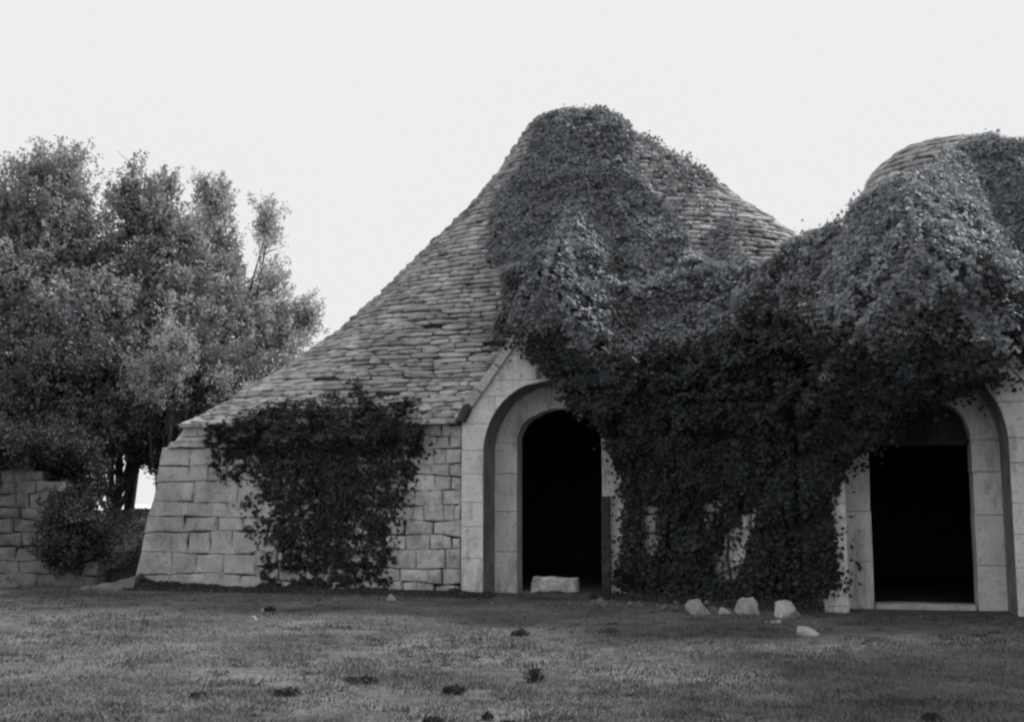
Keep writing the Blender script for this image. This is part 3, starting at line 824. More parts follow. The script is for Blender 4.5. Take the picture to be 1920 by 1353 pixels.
# where there is nothing behind (sky) there is no ivy
NOISE_U = np.random.default_rng(99).uniform(-.45, .45, (400, 400))
def ivy_mass(name, O, poly, parent, n, thick_f, size=(.06, .11), seed=1, wob=16, umin=-3, umax=14, mat='ivy', spread=.55, extra=None, stray=.012, holes=None, soft=.45, er=4, bare=None):
    gy, gx = np.gradient(HB, .06)
    area = np.sqrt(1 + np.clip(gx, -3, 3) ** 2 + np.clip(gy, -2.5, 2.5) ** 2)
    UN = UU + .7 * fbm(UU, ZZ, 0 * UU, 512, .9, 3) + NOISE_U[:UU.shape[0], :UU.shape[1]]
    ok = ~VAL & (UN > umin) & (UN < umax)
    P0 = np.stack([UU.ravel(), HB.ravel(), ZZ.ravel()], -1)
    Wp = toworld(O1, P0)
    px, py = proj(Wp)
    wx = wob * fbm(UU.ravel(), ZZ.ravel(), 0 * ZZ.ravel(), seed, 1.6, 4) * 1.6
    wy = wob * fbm(UU.ravel(), ZZ.ravel(), 0 * ZZ.ravel() + 9, seed + 3, 1.6, 4) * 1.6
    m = inpoly(px + wx, py + wy, poly)
    if holes is not None: m &= ~(holes(px, py))
    m = m.reshape(UU.shape) & ok
    # soft edge: distance to the outside by repeated blur
    ed = blur(m.astype(float), er)
    low = np.clip(.5 + 1.2 * fbm(UU, ZZ, 0 * UU, seed + 60, .9, 2), .12, 1)
    thin = np.clip((ed - soft) / .3 + .9 * fbm(UU, ZZ, 0 * UU, seed + 40, 3.5, 3), .06, 1)
    if bare is not None: thin = thin * bare
    wgtm = np.where(m, area * thin, 0).ravel()
    # stray leaves outside the edge
    st = ok & ~m & (ed > .05)
    wgtm = wgtm + np.where(st, area * stray * 3 * ed, 0).ravel()
    if extra is not None:
        wgtm = wgtm + extra(px, py).ravel() * ok.ravel() * area.ravel() * (~m).ravel()
    cdf = np.cumsum(wgtm); tot = cdf[-1]
    idx = np.searchsorted(cdf, RNG.random(n) * tot)
    u = P0[idx, 0] + RNG.uniform(-.04, .04, n); z = P0[idx, 2] + RNG.uniform(-.04, .04, n); v = P0[idx, 1]
    g_x, g_y = np.clip(gx.ravel()[idx], -4, 4), np.clip(gy.ravel()[idx], -4, 4)
    N0 = np.stack([g_x, -np.ones(n), g_y], -1); N0 /= np.linalg.norm(N0, axis=1, keepdims=True)
    edge = np.clip((ed.ravel()[idx] - .35) / .6, 0.02, 1)
    cl = np.clip(.5 + 1.35 * fbm(u, z, v, seed + 7, 2.3, 3), 0, 1)        # hummocks
    fine = np.clip(.5 + 1.6 * fbm(u, z, v, seed + 9, 6.0, 2), 0, 1)
    th = thick_f(u, z) * edge ** .7 * (.08 + .75 * cl + .34 * fine) * (.55 + .75 * np.clip(.5 + 1.3 * fbm(u, z, v, seed + 31, .8, 2), 0, 1)) + .03
    depth = 1 - np.abs(RNG.normal(0, .33, n)).clip(0, 1)
    Pl = np.stack([u, v, z], -1) + N0 * (th * depth)[:, None] + RNG.normal(0, .025, (n, 3))
    keep = (Pl[:, 2] > .02)
    Pl, N0, depth = Pl[keep], N0[keep], depth[keep]
    # local normal follows the hummocks
    e = .06
    def hum(uu, zz, vv): return np.clip(.5 + 1.15 * fbm(uu, zz, vv, seed + 7, 2.3, 3), 0, 1) * .5
    hx = (hum(Pl[:, 0] + e, Pl[:, 2], Pl[:, 1]) - hum(Pl[:, 0] - e, Pl[:, 2], Pl[:, 1])) / (2 * e)
    hz = (hum(Pl[:, 0], Pl[:, 2] + e, Pl[:, 1]) - hum(Pl[:, 0], Pl[:, 2] - e, Pl[:, 1])) / (2 * e)
    Nn = N0.copy(); Nn[:, 0] -= hx * .6; Nn[:, 2] -= hz * .6
    tone = np.clip(RNG.random(len(Pl)) * .8 + .2 * (depth), 0, 1)
    sz = RNG.uniform(size[0], size[1], len(Pl))
    V, F, t = scatter(Pl, Nn, sz, 'ivy', spread, tone, upbias=.15)
    if parent is not H1:
        # express in the parent's frame (same rotation)
        V = V - np.array([0, 0, 0])
    me = np_mesh('foliage', V, F, t)
    o = link('foliage', me, parent, M[mat]); tag(o, kind='stuff')
    return Pl

def stems(parent, paths, r0=.03, mat='bark'):
    """each path: list of (u, z); follows the height field"""
    for path in paths:
        pts = []
        for i in range(len(path) - 1):
            (a, b), (c, d) = path[i], path[i + 1]
            for k in range(6):
                f = k / 6; uu, zz = a + (c - a) * f, b + (d - b) * f
                iu = int(np.clip((uu - U[0]) / .06, 0, len(U) - 1)); iz = int(np.clip((zz - Z[0]) / .06, 0, len(Z) - 1))
                pts.append(Vector((uu + random.uniform(-.03, .03), HB[iz, iu] - .05, zz)))
        tube(parent, 'stem', pts, lambda f: r0 * (1 - .7 * f), mat)

def tube_geo(pts, rf, seg=6):
    V, F = [], []
    for i, p in enumerate(pts):
        a = pts[max(i - 1, 0)]; b = pts[min(i + 1, len(pts) - 1)]
        d = (b - a); d = d.normalized() if d.length > 1e-6 else Vector((0, 0, 1))
        s = d.cross(Vector((.3, .9, .1))); s.normalize(); t = d.cross(s)
        r = rf(i / (len(pts) - 1))
        for k in range(seg):
            an = 2 * math.pi * k / seg
            V.append(p + s * (r * math.cos(an)) + t * (r * math.sin(an)))
    for i in range(len(pts) - 1):
        for k in range(seg):
            F.append((i * seg + k, i * seg + (k + 1) % seg, (i + 1) * seg + (k + 1) % seg, (i + 1) * seg + k))
    return V, F
def tube(parent, name, pts, rf, mat, seg=6):
    V, F = tube_geo(pts, rf, seg)
    return link(name, mesh(name, V, F, True), parent, M[mat])

random.seed(12)
def thick_main(u, z):
    # swells over the eave and the valley, thinner on the roof and down the wall
    t = .36 - .20 * np.clip((z - 5.2) / 1.5, 0, 1) + .6 * np.exp(-((z - 3.5) / 1.0) ** 2) * np.clip((u + .2) / 1.5, 0, 1)
    t = t + .25 * np.exp(-((u - 3.6) / 1.5) ** 2) * np.exp(-((z - 4.6) / 1.6) ** 2)
    t = t * np.clip(.35 + z / 4.2, 0, 1)
    return t
def sunny(px, py):
    # thin straggling growth on the right flank of the first roof
    reg = inpoly(px, py, [(1205,220),(1300,300),(1385,375),(1490,468),(1480,500),(1340,525),(1300,440),(1250,380),(1190,300)])
    return reg * np.clip(-.25 + 2.0 * (fbm(px / 60, py / 60, 0 * px, 77, 1.0, 3) + .25) + (py - 380) / 300, 0, 1) * .22
IVA = empty('ivy', (O1[0], O1[1], 0), -AL)
tag(IVA, 'dense ivy sheet over the front of the taller left cone', 'ivy', 'ivy growing over the buildings')
ivyA = [p for p in IVY_MAIN]
def gaps(px, py):
    # places on the wall between the doorways where the stone shows through
    n_ = fbm(px / 26, py / 48, 0 * px, 88, 1.0, 3)
    reg = inpoly(px, py, [(1170, 940), (1330, 930), (1440, 930), (1450, 1010), (1400, 1090), (1300, 1085), (1180, 1040)])
    return reg & (n_ > .13)
BL = (ZZ + .75 * fbm(UU, ZZ, 0 * ZZ, 66, .8, 4) + RNG.uniform(-.9, .9, UU.shape) + .22 * np.clip(UU - 4.2, 0, 9)).ravel()  # ragged blend height: shade-toned leaves below, lighter copies above
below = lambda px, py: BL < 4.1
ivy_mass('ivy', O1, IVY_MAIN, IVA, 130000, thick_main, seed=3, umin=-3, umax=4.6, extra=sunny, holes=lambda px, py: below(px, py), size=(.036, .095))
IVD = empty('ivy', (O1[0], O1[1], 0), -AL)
tag(IVD, 'ivy curtain toned dark for shade, covering the wall between the two doorways, above the rubble', 'ivy', 'ivy growing over the buildings')
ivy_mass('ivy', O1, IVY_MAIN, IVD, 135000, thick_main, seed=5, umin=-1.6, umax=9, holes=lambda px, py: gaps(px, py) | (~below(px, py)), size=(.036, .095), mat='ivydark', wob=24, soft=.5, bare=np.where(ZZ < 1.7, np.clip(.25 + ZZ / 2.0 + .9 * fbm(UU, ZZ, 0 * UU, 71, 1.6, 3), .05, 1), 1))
stems(IVD, [[(1.9, 0), (2.0, 1.2), (1.7, 2.4), (1.2, 3.6), (.8, 5.0)], [(3.0, 0), (2.9, 1.4), (3.2, 2.6), (3.0, 4.2)], [(2.3, 0), (2.6, 1.0), (2.4, 2.2)], [(3.8, 0), (3.7, 1.4), (3.9, 2.8), (4.1, 4.4)]])
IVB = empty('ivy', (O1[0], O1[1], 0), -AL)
tag(IVB, 'thick ivy toned pale for glare, smothering the lower domed roof at the right edge', 'ivy', 'ivy growing over the buildings')
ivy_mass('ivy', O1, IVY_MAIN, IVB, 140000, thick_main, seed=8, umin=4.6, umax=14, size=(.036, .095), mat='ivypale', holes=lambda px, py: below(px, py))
stems(IVB, [[(4.9, 3.1), (5.0, 3.8), (5.3, 5.0)]])
IVC = empty('ivy', (O1[0], O1[1], 0), -AL)
tag(IVC, 'small dark ivy patch hanging from the eave down the block wall left of the doorway', 'ivy', 'ivy growing over the buildings')
U = np.arange(-8.0, -1.0, .06); Z = np.arange(-.1, 5, .06); UU, ZZ = np.meshgrid(U, Z)
HF = cone_front(ROOF1, ROOF1['ax'], UU, ZZ); HF = np.where(ZZ < 2.95, -.02 + .035 * ZZ, HF); HF = np.where((ZZ > 2.62) & (ZZ < 3.02), -.2, HF); VAL = HF > 50
HB = np.where(ZZ > 2.2, np.minimum(HF, blur(HF.clip(-5, 6), 4)), HF)
def tendrils(px, py):
    a = inpoly(px, py, [(390,800),(470,780),(560,760),(640,735),(665,700),(690,735),(770,750),(792,800),(780,880),(752,950),(730,1100),(500,1105),(440,930),(400,870)])
    n = fbm(px / 26, py / 26, 0 * px, 41, 1.0, 3)
    return a * np.clip((.11 - np.abs(n)) * 3.5, 0, .4) * np.where(py < 770, .45, 1) + a * np.clip(n - .42, 0, 1) * .5
def left_gaps(px, py):
    n_ = fbm(px / 13, py / 20, 0 * px, 93, 1.0, 3)
    return n_ > .34 - .40 * np.clip((py - 860) / 160, 0, 1) - .6 * np.clip((500 - px) / 90, 0, 1) - .5 * np.clip((px - 725) / 40, 0, 1) - .35 * np.clip((790 - py) / 40, 0, 1)
ivy_mass('ivy', O1, IVY_LEFT, IVC, 12500, lambda u, z: (.14 + .26 * np.exp(-((z - 2.6) / .7) ** 2)) * (1 - .3 * np.abs((u + 4.4) / 2).clip(0, 1)), seed=15, mat='ivydark', umin=-8, umax=-1.6, wob=26, holes=left_gaps, extra=tendrils, stray=.04, size=(.045, .10), soft=1.0, er=9)
stems(IVC, [[(-4.1, 0), (-4.2, .8), (-4.0, 1.7), (-4.4, 2.7)], [(-3.9, 0), (-3.7, 1.0), (-3.8, 2.0), (-3.2, 2.7)]], r0=.02)

# ================================================================== trees
def make_tree(label, base, lobes, n_leaf, leafmat, size, clump=.33, group='trees behind the left wall', seed=1, trunk_r=.22, per=70, nbr=16, name='tree', cat='tree', open_=.0):
    """lobes: list of (centre Vector, radii) in world; leaves in clumps spread through the lobes, limbs reach the clumps"""
    rs = random.Random(seed); rn = np.random.default_rng(seed)
    root = empty(name, base); tag(root, label, cat, group)
    B = Vector(base)
    ncl = n_leaf // per
    vol = np.array([l[1][0] * l[1][1] * l[1][2] for l in lobes]) ** .7; vol /= vol.sum()
    li = rn.choice(len(lobes), ncl, p=vol)
    cen = np.array([lobes[i][0] for i in li]); rad = np.array([lobes[i][1] for i in li])
    d = rn.normal(0, 1, (ncl, 3)); d /= np.linalg.norm(d, axis=1, keepdims=True)
    rr = rn.random(ncl) ** (1 / 2.2)
    wob = 1 + .28 * fbm(d[:, 0] * 2 + li, d[:, 1] * 2, d[:, 2] * 2, seed, 1.0, 2)
    cp = cen + d * rad * (rr * wob)[:, None]
    nz = fbm(cp[:, 0], cp[:, 1], cp[:, 2], seed + 5, .9, 2)
    keep = nz > (-.55 + open_); cp = cp[keep]; d = d[keep]; ncl = len(cp)
    # clumps: elongated sprays pointing outwards / up
    ax = d + np.array([0, 0, .6]) + rn.normal(0, .35, (ncl, 3)); ax /= np.linalg.norm(ax, axis=1, keepdims=True)
    cs = clump * rn.uniform(.55, 1.25, ncl)
    n = ncl * per
    k = np.repeat(np.arange(ncl), per)
    along = rn.uniform(-.9, 1.5, n)
    off = np.clip(rn.normal(0, .36, (n, 3)), -.75, .75) * (cs[k] * (1.15 - .5 * np.clip(along, 0, 1.5)))[:, None]
    off += ax[k] * (along * cs[k])[:, None]
    P = cp[k] + off
    ok = P[:, 2] > .1
    P, k = P[ok], k[ok]
    tone = np.clip(rn.random(ncl)[k] * .5 + rn.random(len(P)) * .5, 0, 1)
    N0 = d[k] * .4 + np.array([0, 0, .35])
    V, F, t = scatter(P - np.array(base), N0, rn.uniform(size[0], size[1], len(P)), 'leaf', .7, tone)
    o = link('foliage', np_mesh('foliage', V, F, t), root, M[leafmat]); tag(o, kind='stuff')
    # trunk and limbs
    if trunk_r:
        top = Vector(np.mean([l[0] for l in lobes], axis=0)) - B
        top.z *= .55
        pts = [Vector((0, 0, -.1)), Vector((rs.uniform(-.1, .1), 0, top.z * .35)), Vector((top.x * .4, top.y * .4, top.z * .7)), top]
        tube(root, 'trunk', pts, lambda f: trunk_r * (1 - .55 * f), 'bark', 8)
        Vb, Fb = [], []
        for q in range(nbr):
            li_ = lobes[q % len(lobes)]
            tgt = Vector(li_[0]) - B + Vector([rs.uniform(-.75, .75) * li_[1][a] for a in range(3)])
            st = pts[2].lerp(top, rs.random()) if q % 2 else pts[1].lerp(pts[2], rs.random())
            m1 = st.lerp(tgt, .35) + Vector((rs.uniform(-.2, .2), rs.uniform(-.2, .2), .25))
            m2 = st.lerp(tgt, .7) + Vector((rs.uniform(-.2, .2), rs.uniform(-.2, .2), .15))
            V1, F1 = tube_geo([st, m1, m2, tgt], lambda f: trunk_r * .35 * (1 - .85 * f) + .008, 5)
            o_ = len(Vb); Vb += V1; Fb += [tuple(i + o_ for i in f) for f in F1]
            for s_ in range(5):      # twigs
                s0 = m2.lerp(tgt, rs.random()); e0 = s0 + Vector((rs.uniform(-.6, .6), rs.uniform(-.6, .6), rs.uniform(-.1, .8)))
                V1, F1 = tube_geo([s0, s0.lerp(e0, .5) + Vector((0, 0, .05)), e0], lambda f: .014 * (1 - .7 * f), 4)
                o_ = len(Vb); Vb += V1; Fb += [tuple(i + o_ for i in f) for f in F1]
        for q in range(0, ncl, 2):      # a twig through each spray
            c_ = Vector(cp[q]) - B; a_ = Vector(ax[q]) * float(cs[q])
            V1, F1 = tube_geo([c_ - a_ * 1.5, c_ + a_ * 1.3], lambda f: .012 * (1 - .6 * f), 3)
            o_ = len(Vb); Vb += V1; Fb += [tuple(i + o_ for i in f) for f in F1]
        link('limbs', mesh('limbs', Vb, Fb, True), root, M['bark'])
    return root

def lobe(px, py, Y, rpx, rpy, dep=None):
    c = raypt(px, py, Y); s = Y / FPX
    rx, rz = rpx * s, rpy * s
    return (tuple(c), (rx, dep or (rx + rz) / 2, rz))

TY = 27.0
# leftmost, broad and dark
make_tree('broad leafy tree at the left edge, its crown tallest of the trees', (raypt(60, 900, TY).x, TY, 0),
    [lobe(50, 400, TY, 105, 85), lobe(128, 335, TY, 38, 56), lobe(60, 325, TY, 50, 36), lobe(10, 540, TY - .5, 130, 90), lobe(140, 470, TY, 90, 80), lobe(60, 620, TY - .6, 140, 100), lobe(-140, 500, TY, 130, 200), lobe(165, 600, TY - .6, 110, 90)],
    100000, 'leaf', (.075, .13), seed=4, clump=.33, open_=.16, per=50)
make_tree('airy tree with ragged upright sprays in the middle of the left group', (raypt(243, 950, TY + 1).x, TY + 1, 0),
    [lobe(275, 400, TY + 1, 70, 70), lobe(250, 345, TY + 1, 34, 40), lobe(300, 345, TY + 1, 26, 34), lobe(335, 480, TY + 1, 80, 80), lobe(225, 560, TY + .5, 100, 90), lobe(350, 590, TY + .5, 100, 90), lobe(300, 680, TY, 120, 80)],
    78000, 'leaf', (.075, .13), seed=9, clump=.30, open_=.2, trunk_r=.16, per=50)
make_tree('sparse tree, sky light put in its leaf colour, see-through crown leaning over the roof foot', (raypt(400, 950, TY + 2).x, TY + 2, 0),
    [lobe(400, 375, TY + 2, 34, 46), lobe(420, 460, TY + 2, 58, 62), lobe(495, 425, TY + 2, 24, 52), lobe(480, 540, TY + 2, 62, 70), lobe(525, 625, TY + 2, 44, 50), lobe(576, 595, TY + 2, 22, 42), lobe(460, 650, TY + 1.5, 100, 75), lobe(400, 560, TY + 1.5, 80, 80), lobe(520, 690, TY + 2, 60, 40)],
    60000, 'leaflight', (.07, .12), seed=14, clump=.26, open_=.36, trunk_r=.14, per=45)
make_tree('dark dense tree low in the middle of the group, down to the corner pier', (raypt(215, 950, 25.6).x, 25.6, 0),
    [lobe(70, 700, 25.6, 150, 95), lobe(190, 690, 25.6, 110, 90), lobe(60, 790, 25.6, 160, 60), lobe(110, 862, 25.6, 100, 45), lobe(175, 795, 25.6, 115, 58), lobe(290, 795, 25.6, 100, 52), lobe(380, 740, 25.6, 80, 70), lobe(430, 700, 25.8, 60, 50), lobe(290, 740, 25.6, 90, 70), lobe(350, 640, 25.8, 50, 40)],
    95000, 'leafmid', (.07, .12), seed=19, clump=.32, open_=.0, trunk_r=.14, per=55)
make_tree('pale upright sapling catching light in front of the dark trees', (raypt(305, 900, 24.2).x, 24.2, 0),
    [lobe(318, 600, 24.2, 15, 42), lobe(300, 660, 24.2, 34, 45), lobe(332, 690, 24.2, 40, 45), lobe(290, 735, 24.2, 55, 36), lobe(350, 640, 24.2, 18, 30), lobe(440, 720, 24.4, 40, 24), lobe(255, 700, 24.2, 24, 30)],
    7500, 'leafpale', (.05, .085), seed=23, clump=.2, trunk_r=.05, nbr=8, open_=.15, per=35)
# dark undergrowth on the bank below the trees
for q, (px, py, Y, rx, ry, lb) in enumerate([(135, 895, 22.6, 42, 52, 'dark shrub under the trees just above the old wall end'),
        (300, 836, 25.5, 62, 38, 'dark shrub beside the leaning corner pier, under the trees'),
        (140, 1000, 21.5, 50, 60, 'dark bramble against the broken end of the old wall'),
        (85, 872, 23.2, 75, 42, 'dark shrub behind the old wall, filling the gap under the trees'),
        (50, 846, 21.7, 120, 20, 'dark shrub spilling over the top of the old wall')]):
    make_tree(lb, (raypt(px, py, Y).x, Y, 0), [lobe(px, py, Y, rx, ry)], 17000, 'leafdark', (.06, .1), seed=50 + q, clump=.28, trunk_r=.04, nbr=5, group='shrubs under the trees', name='shrub', cat='shrub')
# unseen tree added off to the right to shade the near turf
make_tree('unseen leafy tree added beyond the right edge to shade the near turf', (10.6, 12.4, 0),
    [((10.4, 12.4, 6.0), (2.8, 3.0, 2.4)), ((11.9, 11.4, 6.4), (2.5, 2.6, 2.2)), ((8.9, 11.4, 5.2), (1.8, 2.4, 1.7)), ((9.6, 13.4, 6.0), (1.7, 2.0, 1.7)), ((8.9, 9.4, 5.8), (2.2, 2.2, 2.0)), ((12.8, 14.6, 6.6), (2.7, 2.7, 2.4))],
    60000, 'leafdark', (.17, .25), seed=31, clump=.5, group='added shade trees')

# ------------------------------------------------------------------ bank, old wall, kerb stones at the left
def bank():
    xs = np.linspace(-16, -5.2, 60); ys = np.linspace(21.2, 32, 40)
    X, Y = np.meshgrid(xs, ys)
    prof = np.clip((Y - 21.9 - .3 * np.sin(X)) / 2.6, 0, 1); prof = prof * prof * (3 - 2 * prof)
    Zb = prof * 1.30 * np.clip((32 - Y) / 5, 0, 1) ** .6 + .16 * fbm(X, Y, 0 * X, 61, 1.2, 3) * prof - .04
    V = np.stack([X, Y, Zb], -1).reshape(-1, 3)
    nx = len(xs); i = np.arange(len(ys) - 1)[:, None] * nx + np.arange(nx - 1)[None]
    F = np.stack([i, i + 1, i + nx + 1, i + nx], -1).reshape(-1, 4)
    m = stone_mat('dark_earth', .03, .08, 2.5, stain=.4, tonev=.1, bump=.6)
    o = link('bank', np_mesh('bank', V, F, smooth=True), None, m); tag(o, 'dark earth bank with weeds behind the corner of the house', kind='structure')
    n = 16000
    x = RNG.uniform(-15, -5.4, n); y = RNG.uniform(21.8, 27, n)
    pr_ = np.clip((y - 21.9 - .3 * np.sin(x)) / 2.6, 0, 1); pr_ = pr_ * pr_ * (3 - 2 * pr_)
    zz = pr_ * 1.3 * np.clip((32 - y) / 5, 0, 1) ** .6 + .16 * fbm(x, y, 0 * x, 61, 1.2, 3) * pr_ - .04
    hh = .22 * np.clip(.3 + fbm(x, y, 0 * x, 90, 1.5, 3), 0, 1)
    P = np.stack([x, y, zz + hh * RNG.random(n)], -1)
    V, F, t = scatter(P, np.tile([0, -.5, .6], (n, 1)), RNG.uniform(.05, .1, n), 'leaf', .8)
    o = link('undergrowth', np_mesh('undergrowth', V, F, t), None, M['leafdark']); tag(o, 'low dark weeds covering the bank behind the house corner', 'undergrowth', kind='stuff')
bank()

OW = empty('old_wall', (-9.2, 21.3, 0), 0)
tag(OW, 'streaky old rubble wall at the left edge under the trees', 'wall')
otop = lambda u: 2.50 - max(0, u + .1) * .8 - max(0, u - .8) * .9 + .06 * math.sin(u * 4.1) + .04 * math.sin(u * 11)
mb = MB()
for k in range(24):
    p = -4.9 + k * .27; q = p + .272
    if q > 1.1: break
    h0, h1 = otop(p) - .5, otop(q) - .5
    mb.add([(p, .14, -.2), (q, .14, -.2), (q, .14, h1), (p, .14, h0), (p, .6, -.2), (q, .6, -.2), (q, .6, h1), (p, .6, h0)], [(0, 1, 2, 3), (7, 6, 5, 4), (0, 4, 5, 1), (3, 2, 6, 7), (0, 3, 7, 4), (1, 5, 6, 2)])
owc = mb.build('wall_core', M['mortar'], OW)
rng2 = random.Random(8)
course_wall(owc, -5, 1.55, [-.1, .2, .44, .72, .95, 1.2, 1.42, 1.7, 1.9, 2.12, 2.46], 0, lambda z: .04 * z, rng2, .22, .6, lambda u, z: M['oldwall'], topf=otop, name='wall_stone', gap=.0015, depth=.4, jit=.022, push=.03)

def rock(label, px, py, wpx, hpx, seed, mat='rock', group='loose stones on the turf', flat=1.0, name='fallen_stone', Yoff=0, sides=None):
    """angular broken stone standing on the ground where the photograph shows its foot"""
    r = random.Random(seed)
    g = ground_at(px, py); d = g.y
    wd, ht = wpx * d / FPX, hpx * d / FPX
    root_z = float(gz(g.x, g.y)) - .035
    import bmesh
    bm = bmesh.new()
    bmesh.ops.create_icosphere(bm, subdivisions=2, radius=1)
    cuts = [(Vector((r.uniform(-1, 1), r.uniform(-1, 1), r.uniform(-.6, 1))).normalized(), r.uniform(.32, .72)) for _ in range(13)] + [(Vector((0, 0, 1)), .6)]
    for v in bm.verts:
        for nrm, dd in cuts:
            k = v.co.dot(nrm)
            if k > dd: v.co -= nrm * (k - dd)
        v.co += Vector((r.uniform(-1, 1), r.uniform(-1, 1), r.uniform(-1, 1))) * .06
    xs = [v.co.x for v in bm.verts]; zs_ = [v.co.z for v in bm.verts]
    sx = wd / (max(xs) - min(xs)); sz = ht / (max(zs_) - max(min(zs_), -.25))
    for v in bm.verts:
        v.co.x *= sx; v.co.y *= sx * .75; v.co.z = max(v.co.z, -.3) * sz
    zmin = min(v.co.z for v in bm.verts)
    for v in bm.verts: v.co.z -= zmin
    me = bpy.data.meshes.new(name); bm.to_mesh(me); bm.free(); me.materials.append(M[mat])
    o = bpy.data.objects.new(name, me); C.objects.link(o)
    o.location = (g.x, g.y + wd * .3, root_z)
    tag(o, label, 'stone', group)
    return o

rock('bright jagged stone, foremost of the rubble under the ivy wall between the doorways', 1305, 1150, 48, 30, 1)
rock('upright pale boulder with flat top, in the middle of the rubble under the ivy wall', 1410, 1150, 46, 34, 2)
rock('dull rounded boulder right of the flat-topped one under the ivy wall', 1484, 1158, 66, 34, 3)
rock('small upright stone at the right end of the rubble, before the right doorway', 1542, 1146, 26, 28, 4)
rock('long low white slab lying alone on the turf in front of the rubble', 1524, 1188, 58, 20, 5)
rock('thin sliver of stone behind the bright jagged one', 1282, 1120, 30, 10, 6)
rock('little dim stone between the bright jagged stone and the flat-topped boulder', 1358, 1150, 26, 16, 7)
rock('low crumbled stone before the dull rounded boulder', 1455, 1166, 32, 11, 8)
rock('small square white stone at the wall foot left of the left doorway', 731, 1125, 26, 16, 9)
rock('upper of two pebbles on the turf in front of the left ivy patch', 493, 1142, 14, 9, 10)
rock('lower left of two pebbles on the turf in front of the left ivy patch', 474, 1156, 15, 11, 11)
rock('tiny lone pebble on the open turf below the left wall', 519, 1181, 9, 6, 12)
rock('broken pale stone standing at the left edge by the old wall foot', 28, 1092, 34, 34, 13, mat='oldwall')
rock('flat stone on the turf at the very left edge', 8, 1102, 40, 18, 14, mat='oldwall')
rock('grey rounded stone at the foot of the old wall, inner side', 100, 1074, 34, 20, 15, mat='oldwall')
# low kerb of stones from the old wall to the pier
KB = empty('stone_kerb', (ground_at(150, 1085).x, ground_at(150, 1085).y, 0)); tag(KB, 'low curved edging of stones from the old wall to the corner pier', 'kerb')
random.seed(44)
kp = [(30, 1078), (60, 1086), (100, 1088), (140, 1084), (180, 1080), (215, 1076), (250, 1068)]
base = Vector(KB.location)
for i in range(26):
    f = i / 25 * (len(kp) - 1); a = int(min(f, len(kp) - 2)); t_ = f - a
    px = kp[a][0] * (1 - t_) + kp[a + 1][0] * t_; py = kp[a][1] * (1 - t_) + kp[a + 1][1] * t_
    g = ground_at(px, py) - base
    V, F = slab_variant(i)
    L_, D_, H_ = random.uniform(.22, .36), .2, random.uniform(.06, .11)
    me = mesh('kerb_stone', [(x * L_, y * D_, z * H_) for x, y, z in V], F); me.materials.append(M['oldwall'])
    o = link('kerb_stone', me, KB); o.location = (g.x, g.y, .03); o.rotation_euler = (0, 0, random.uniform(-.2, .2) + .1)

# the long block lying in the left doorway
V, F = prism(subdiv_edge([(-.37, 0), (.37, .0), (.365, .225), (-.35, .24)], .12), -.14, .16, bev=.03, jit=.012, push=.01)
sb = link('stone_block', mesh('stone_block', V, F), None, M['block'])
g = ground_at(1042, 1122); sb.location = (g.x, g.y + .25, .085); sb.rotation_euler = (0, 0, -AL + .05)
tag(sb, 'long squared stone block lying across the left doorway', 'stone block')
V, F = prism(subdiv_edge([(-.62, 0), (.62, 0), (.6, .10), (-.6, .10)], .2), -.25, .3, bev=.02, jit=.012)
sl = link('doorstep', mesh('doorstep', V, F), None, M['mortar']); sl.location = (g.x + .02, g.y + .25, -.02); sl.rotation_euler = (0, 0, -AL)
tag(sl, 'worn low doorstep under the squared block in the left doorway', 'doorstep')

# ------------------------------------------------------------------ grass and weeds
def tri_field(n, ymin, ymax):
    # more blades near the camera
    y = ymin * (ymax / ymin) ** RNG.random(n)
    x = RNG.uniform(-1, 1, n) * (y * .50 + .6)
    return x, y
def inside_buildings(x, y):
    u1, v1 = CA * (x - O1[0]) - SA * (y - O1[1]), SA * (x - O1[0]) + CA * (y - O1[1])
    u2, v2 = CA * (x - O2[0]) - SA * (y - O2[1]), SA * (x - O2[0]) + CA * (y - O2[1])
    return ((v1 > -.05) & (u1 > -7.5) & (u1 < 1.5)) | ((v2 > -.05) & (u2 > -1.6)) | ((u1 >= 1.5) & (u1 < 4.4) & (v1 > -1.62 * (u1 - 1.5) / 2.75 - .05))
n = 230000
x, y = tri_field(n, 6.5, 23)
dens = .5 + .6 * fbm(x, y, 0 * x, 201, .9, 4) + .7 * fbm(x, y, 0 * x, 222, 4, 3)
keep = (RNG.random(n) < np.clip(dens, .04, 1)) & ~inside_buildings(x, y)
x, y, dens = x[keep], y[keep], dens[keep]; n = len(x)
h = RNG.uniform(.014, .042, n) * np.clip(.6 + dens * .7, .5, 1.4)
# taller growth along the wall feet
u1, v1 = CA * (x - O1[0]) - SA * (y - O1[1]), SA * (x - O1[0]) + CA * (y - O1[1])
near = np.clip(1 - np.abs(v1 + .25) / .5, 0, 1) * (u1 < -1.2)
h *= 1 + 1.6 * near
wd = RNG.uniform(.008, .016, n)
an = RNG.uniform(0, 2 * np.pi, n); lean = RNG.uniform(.1, 1.0, n)
zb = gz(x, y)
dx, dy = np.cos(an), np.sin(an)
bx, by = -dy, dx
P = np.stack([x, y, zb], -1)
V = np.empty((n, 4, 3))
V[:, 0] = P + np.stack([bx * wd / 2, by * wd / 2, 0 * x], -1)
V[:, 1] = P - np.stack([bx * wd / 2, by * wd / 2, 0 * x], -1)
mid_ = P + np.stack([dx * lean * h * .35, dy * lean * h * .35, h * .6], -1)
V[:, 2] = mid_ - np.stack([bx * wd * .3, by * wd * .3, 0 * x], -1)
V[:, 3] = P + np.stack([dx * lean * h, dy * lean * h, h], -1)
F = np.array([(0, 1, 2), (0, 2, 3)])[None] + (np.arange(n) * 4)[:, None, None]
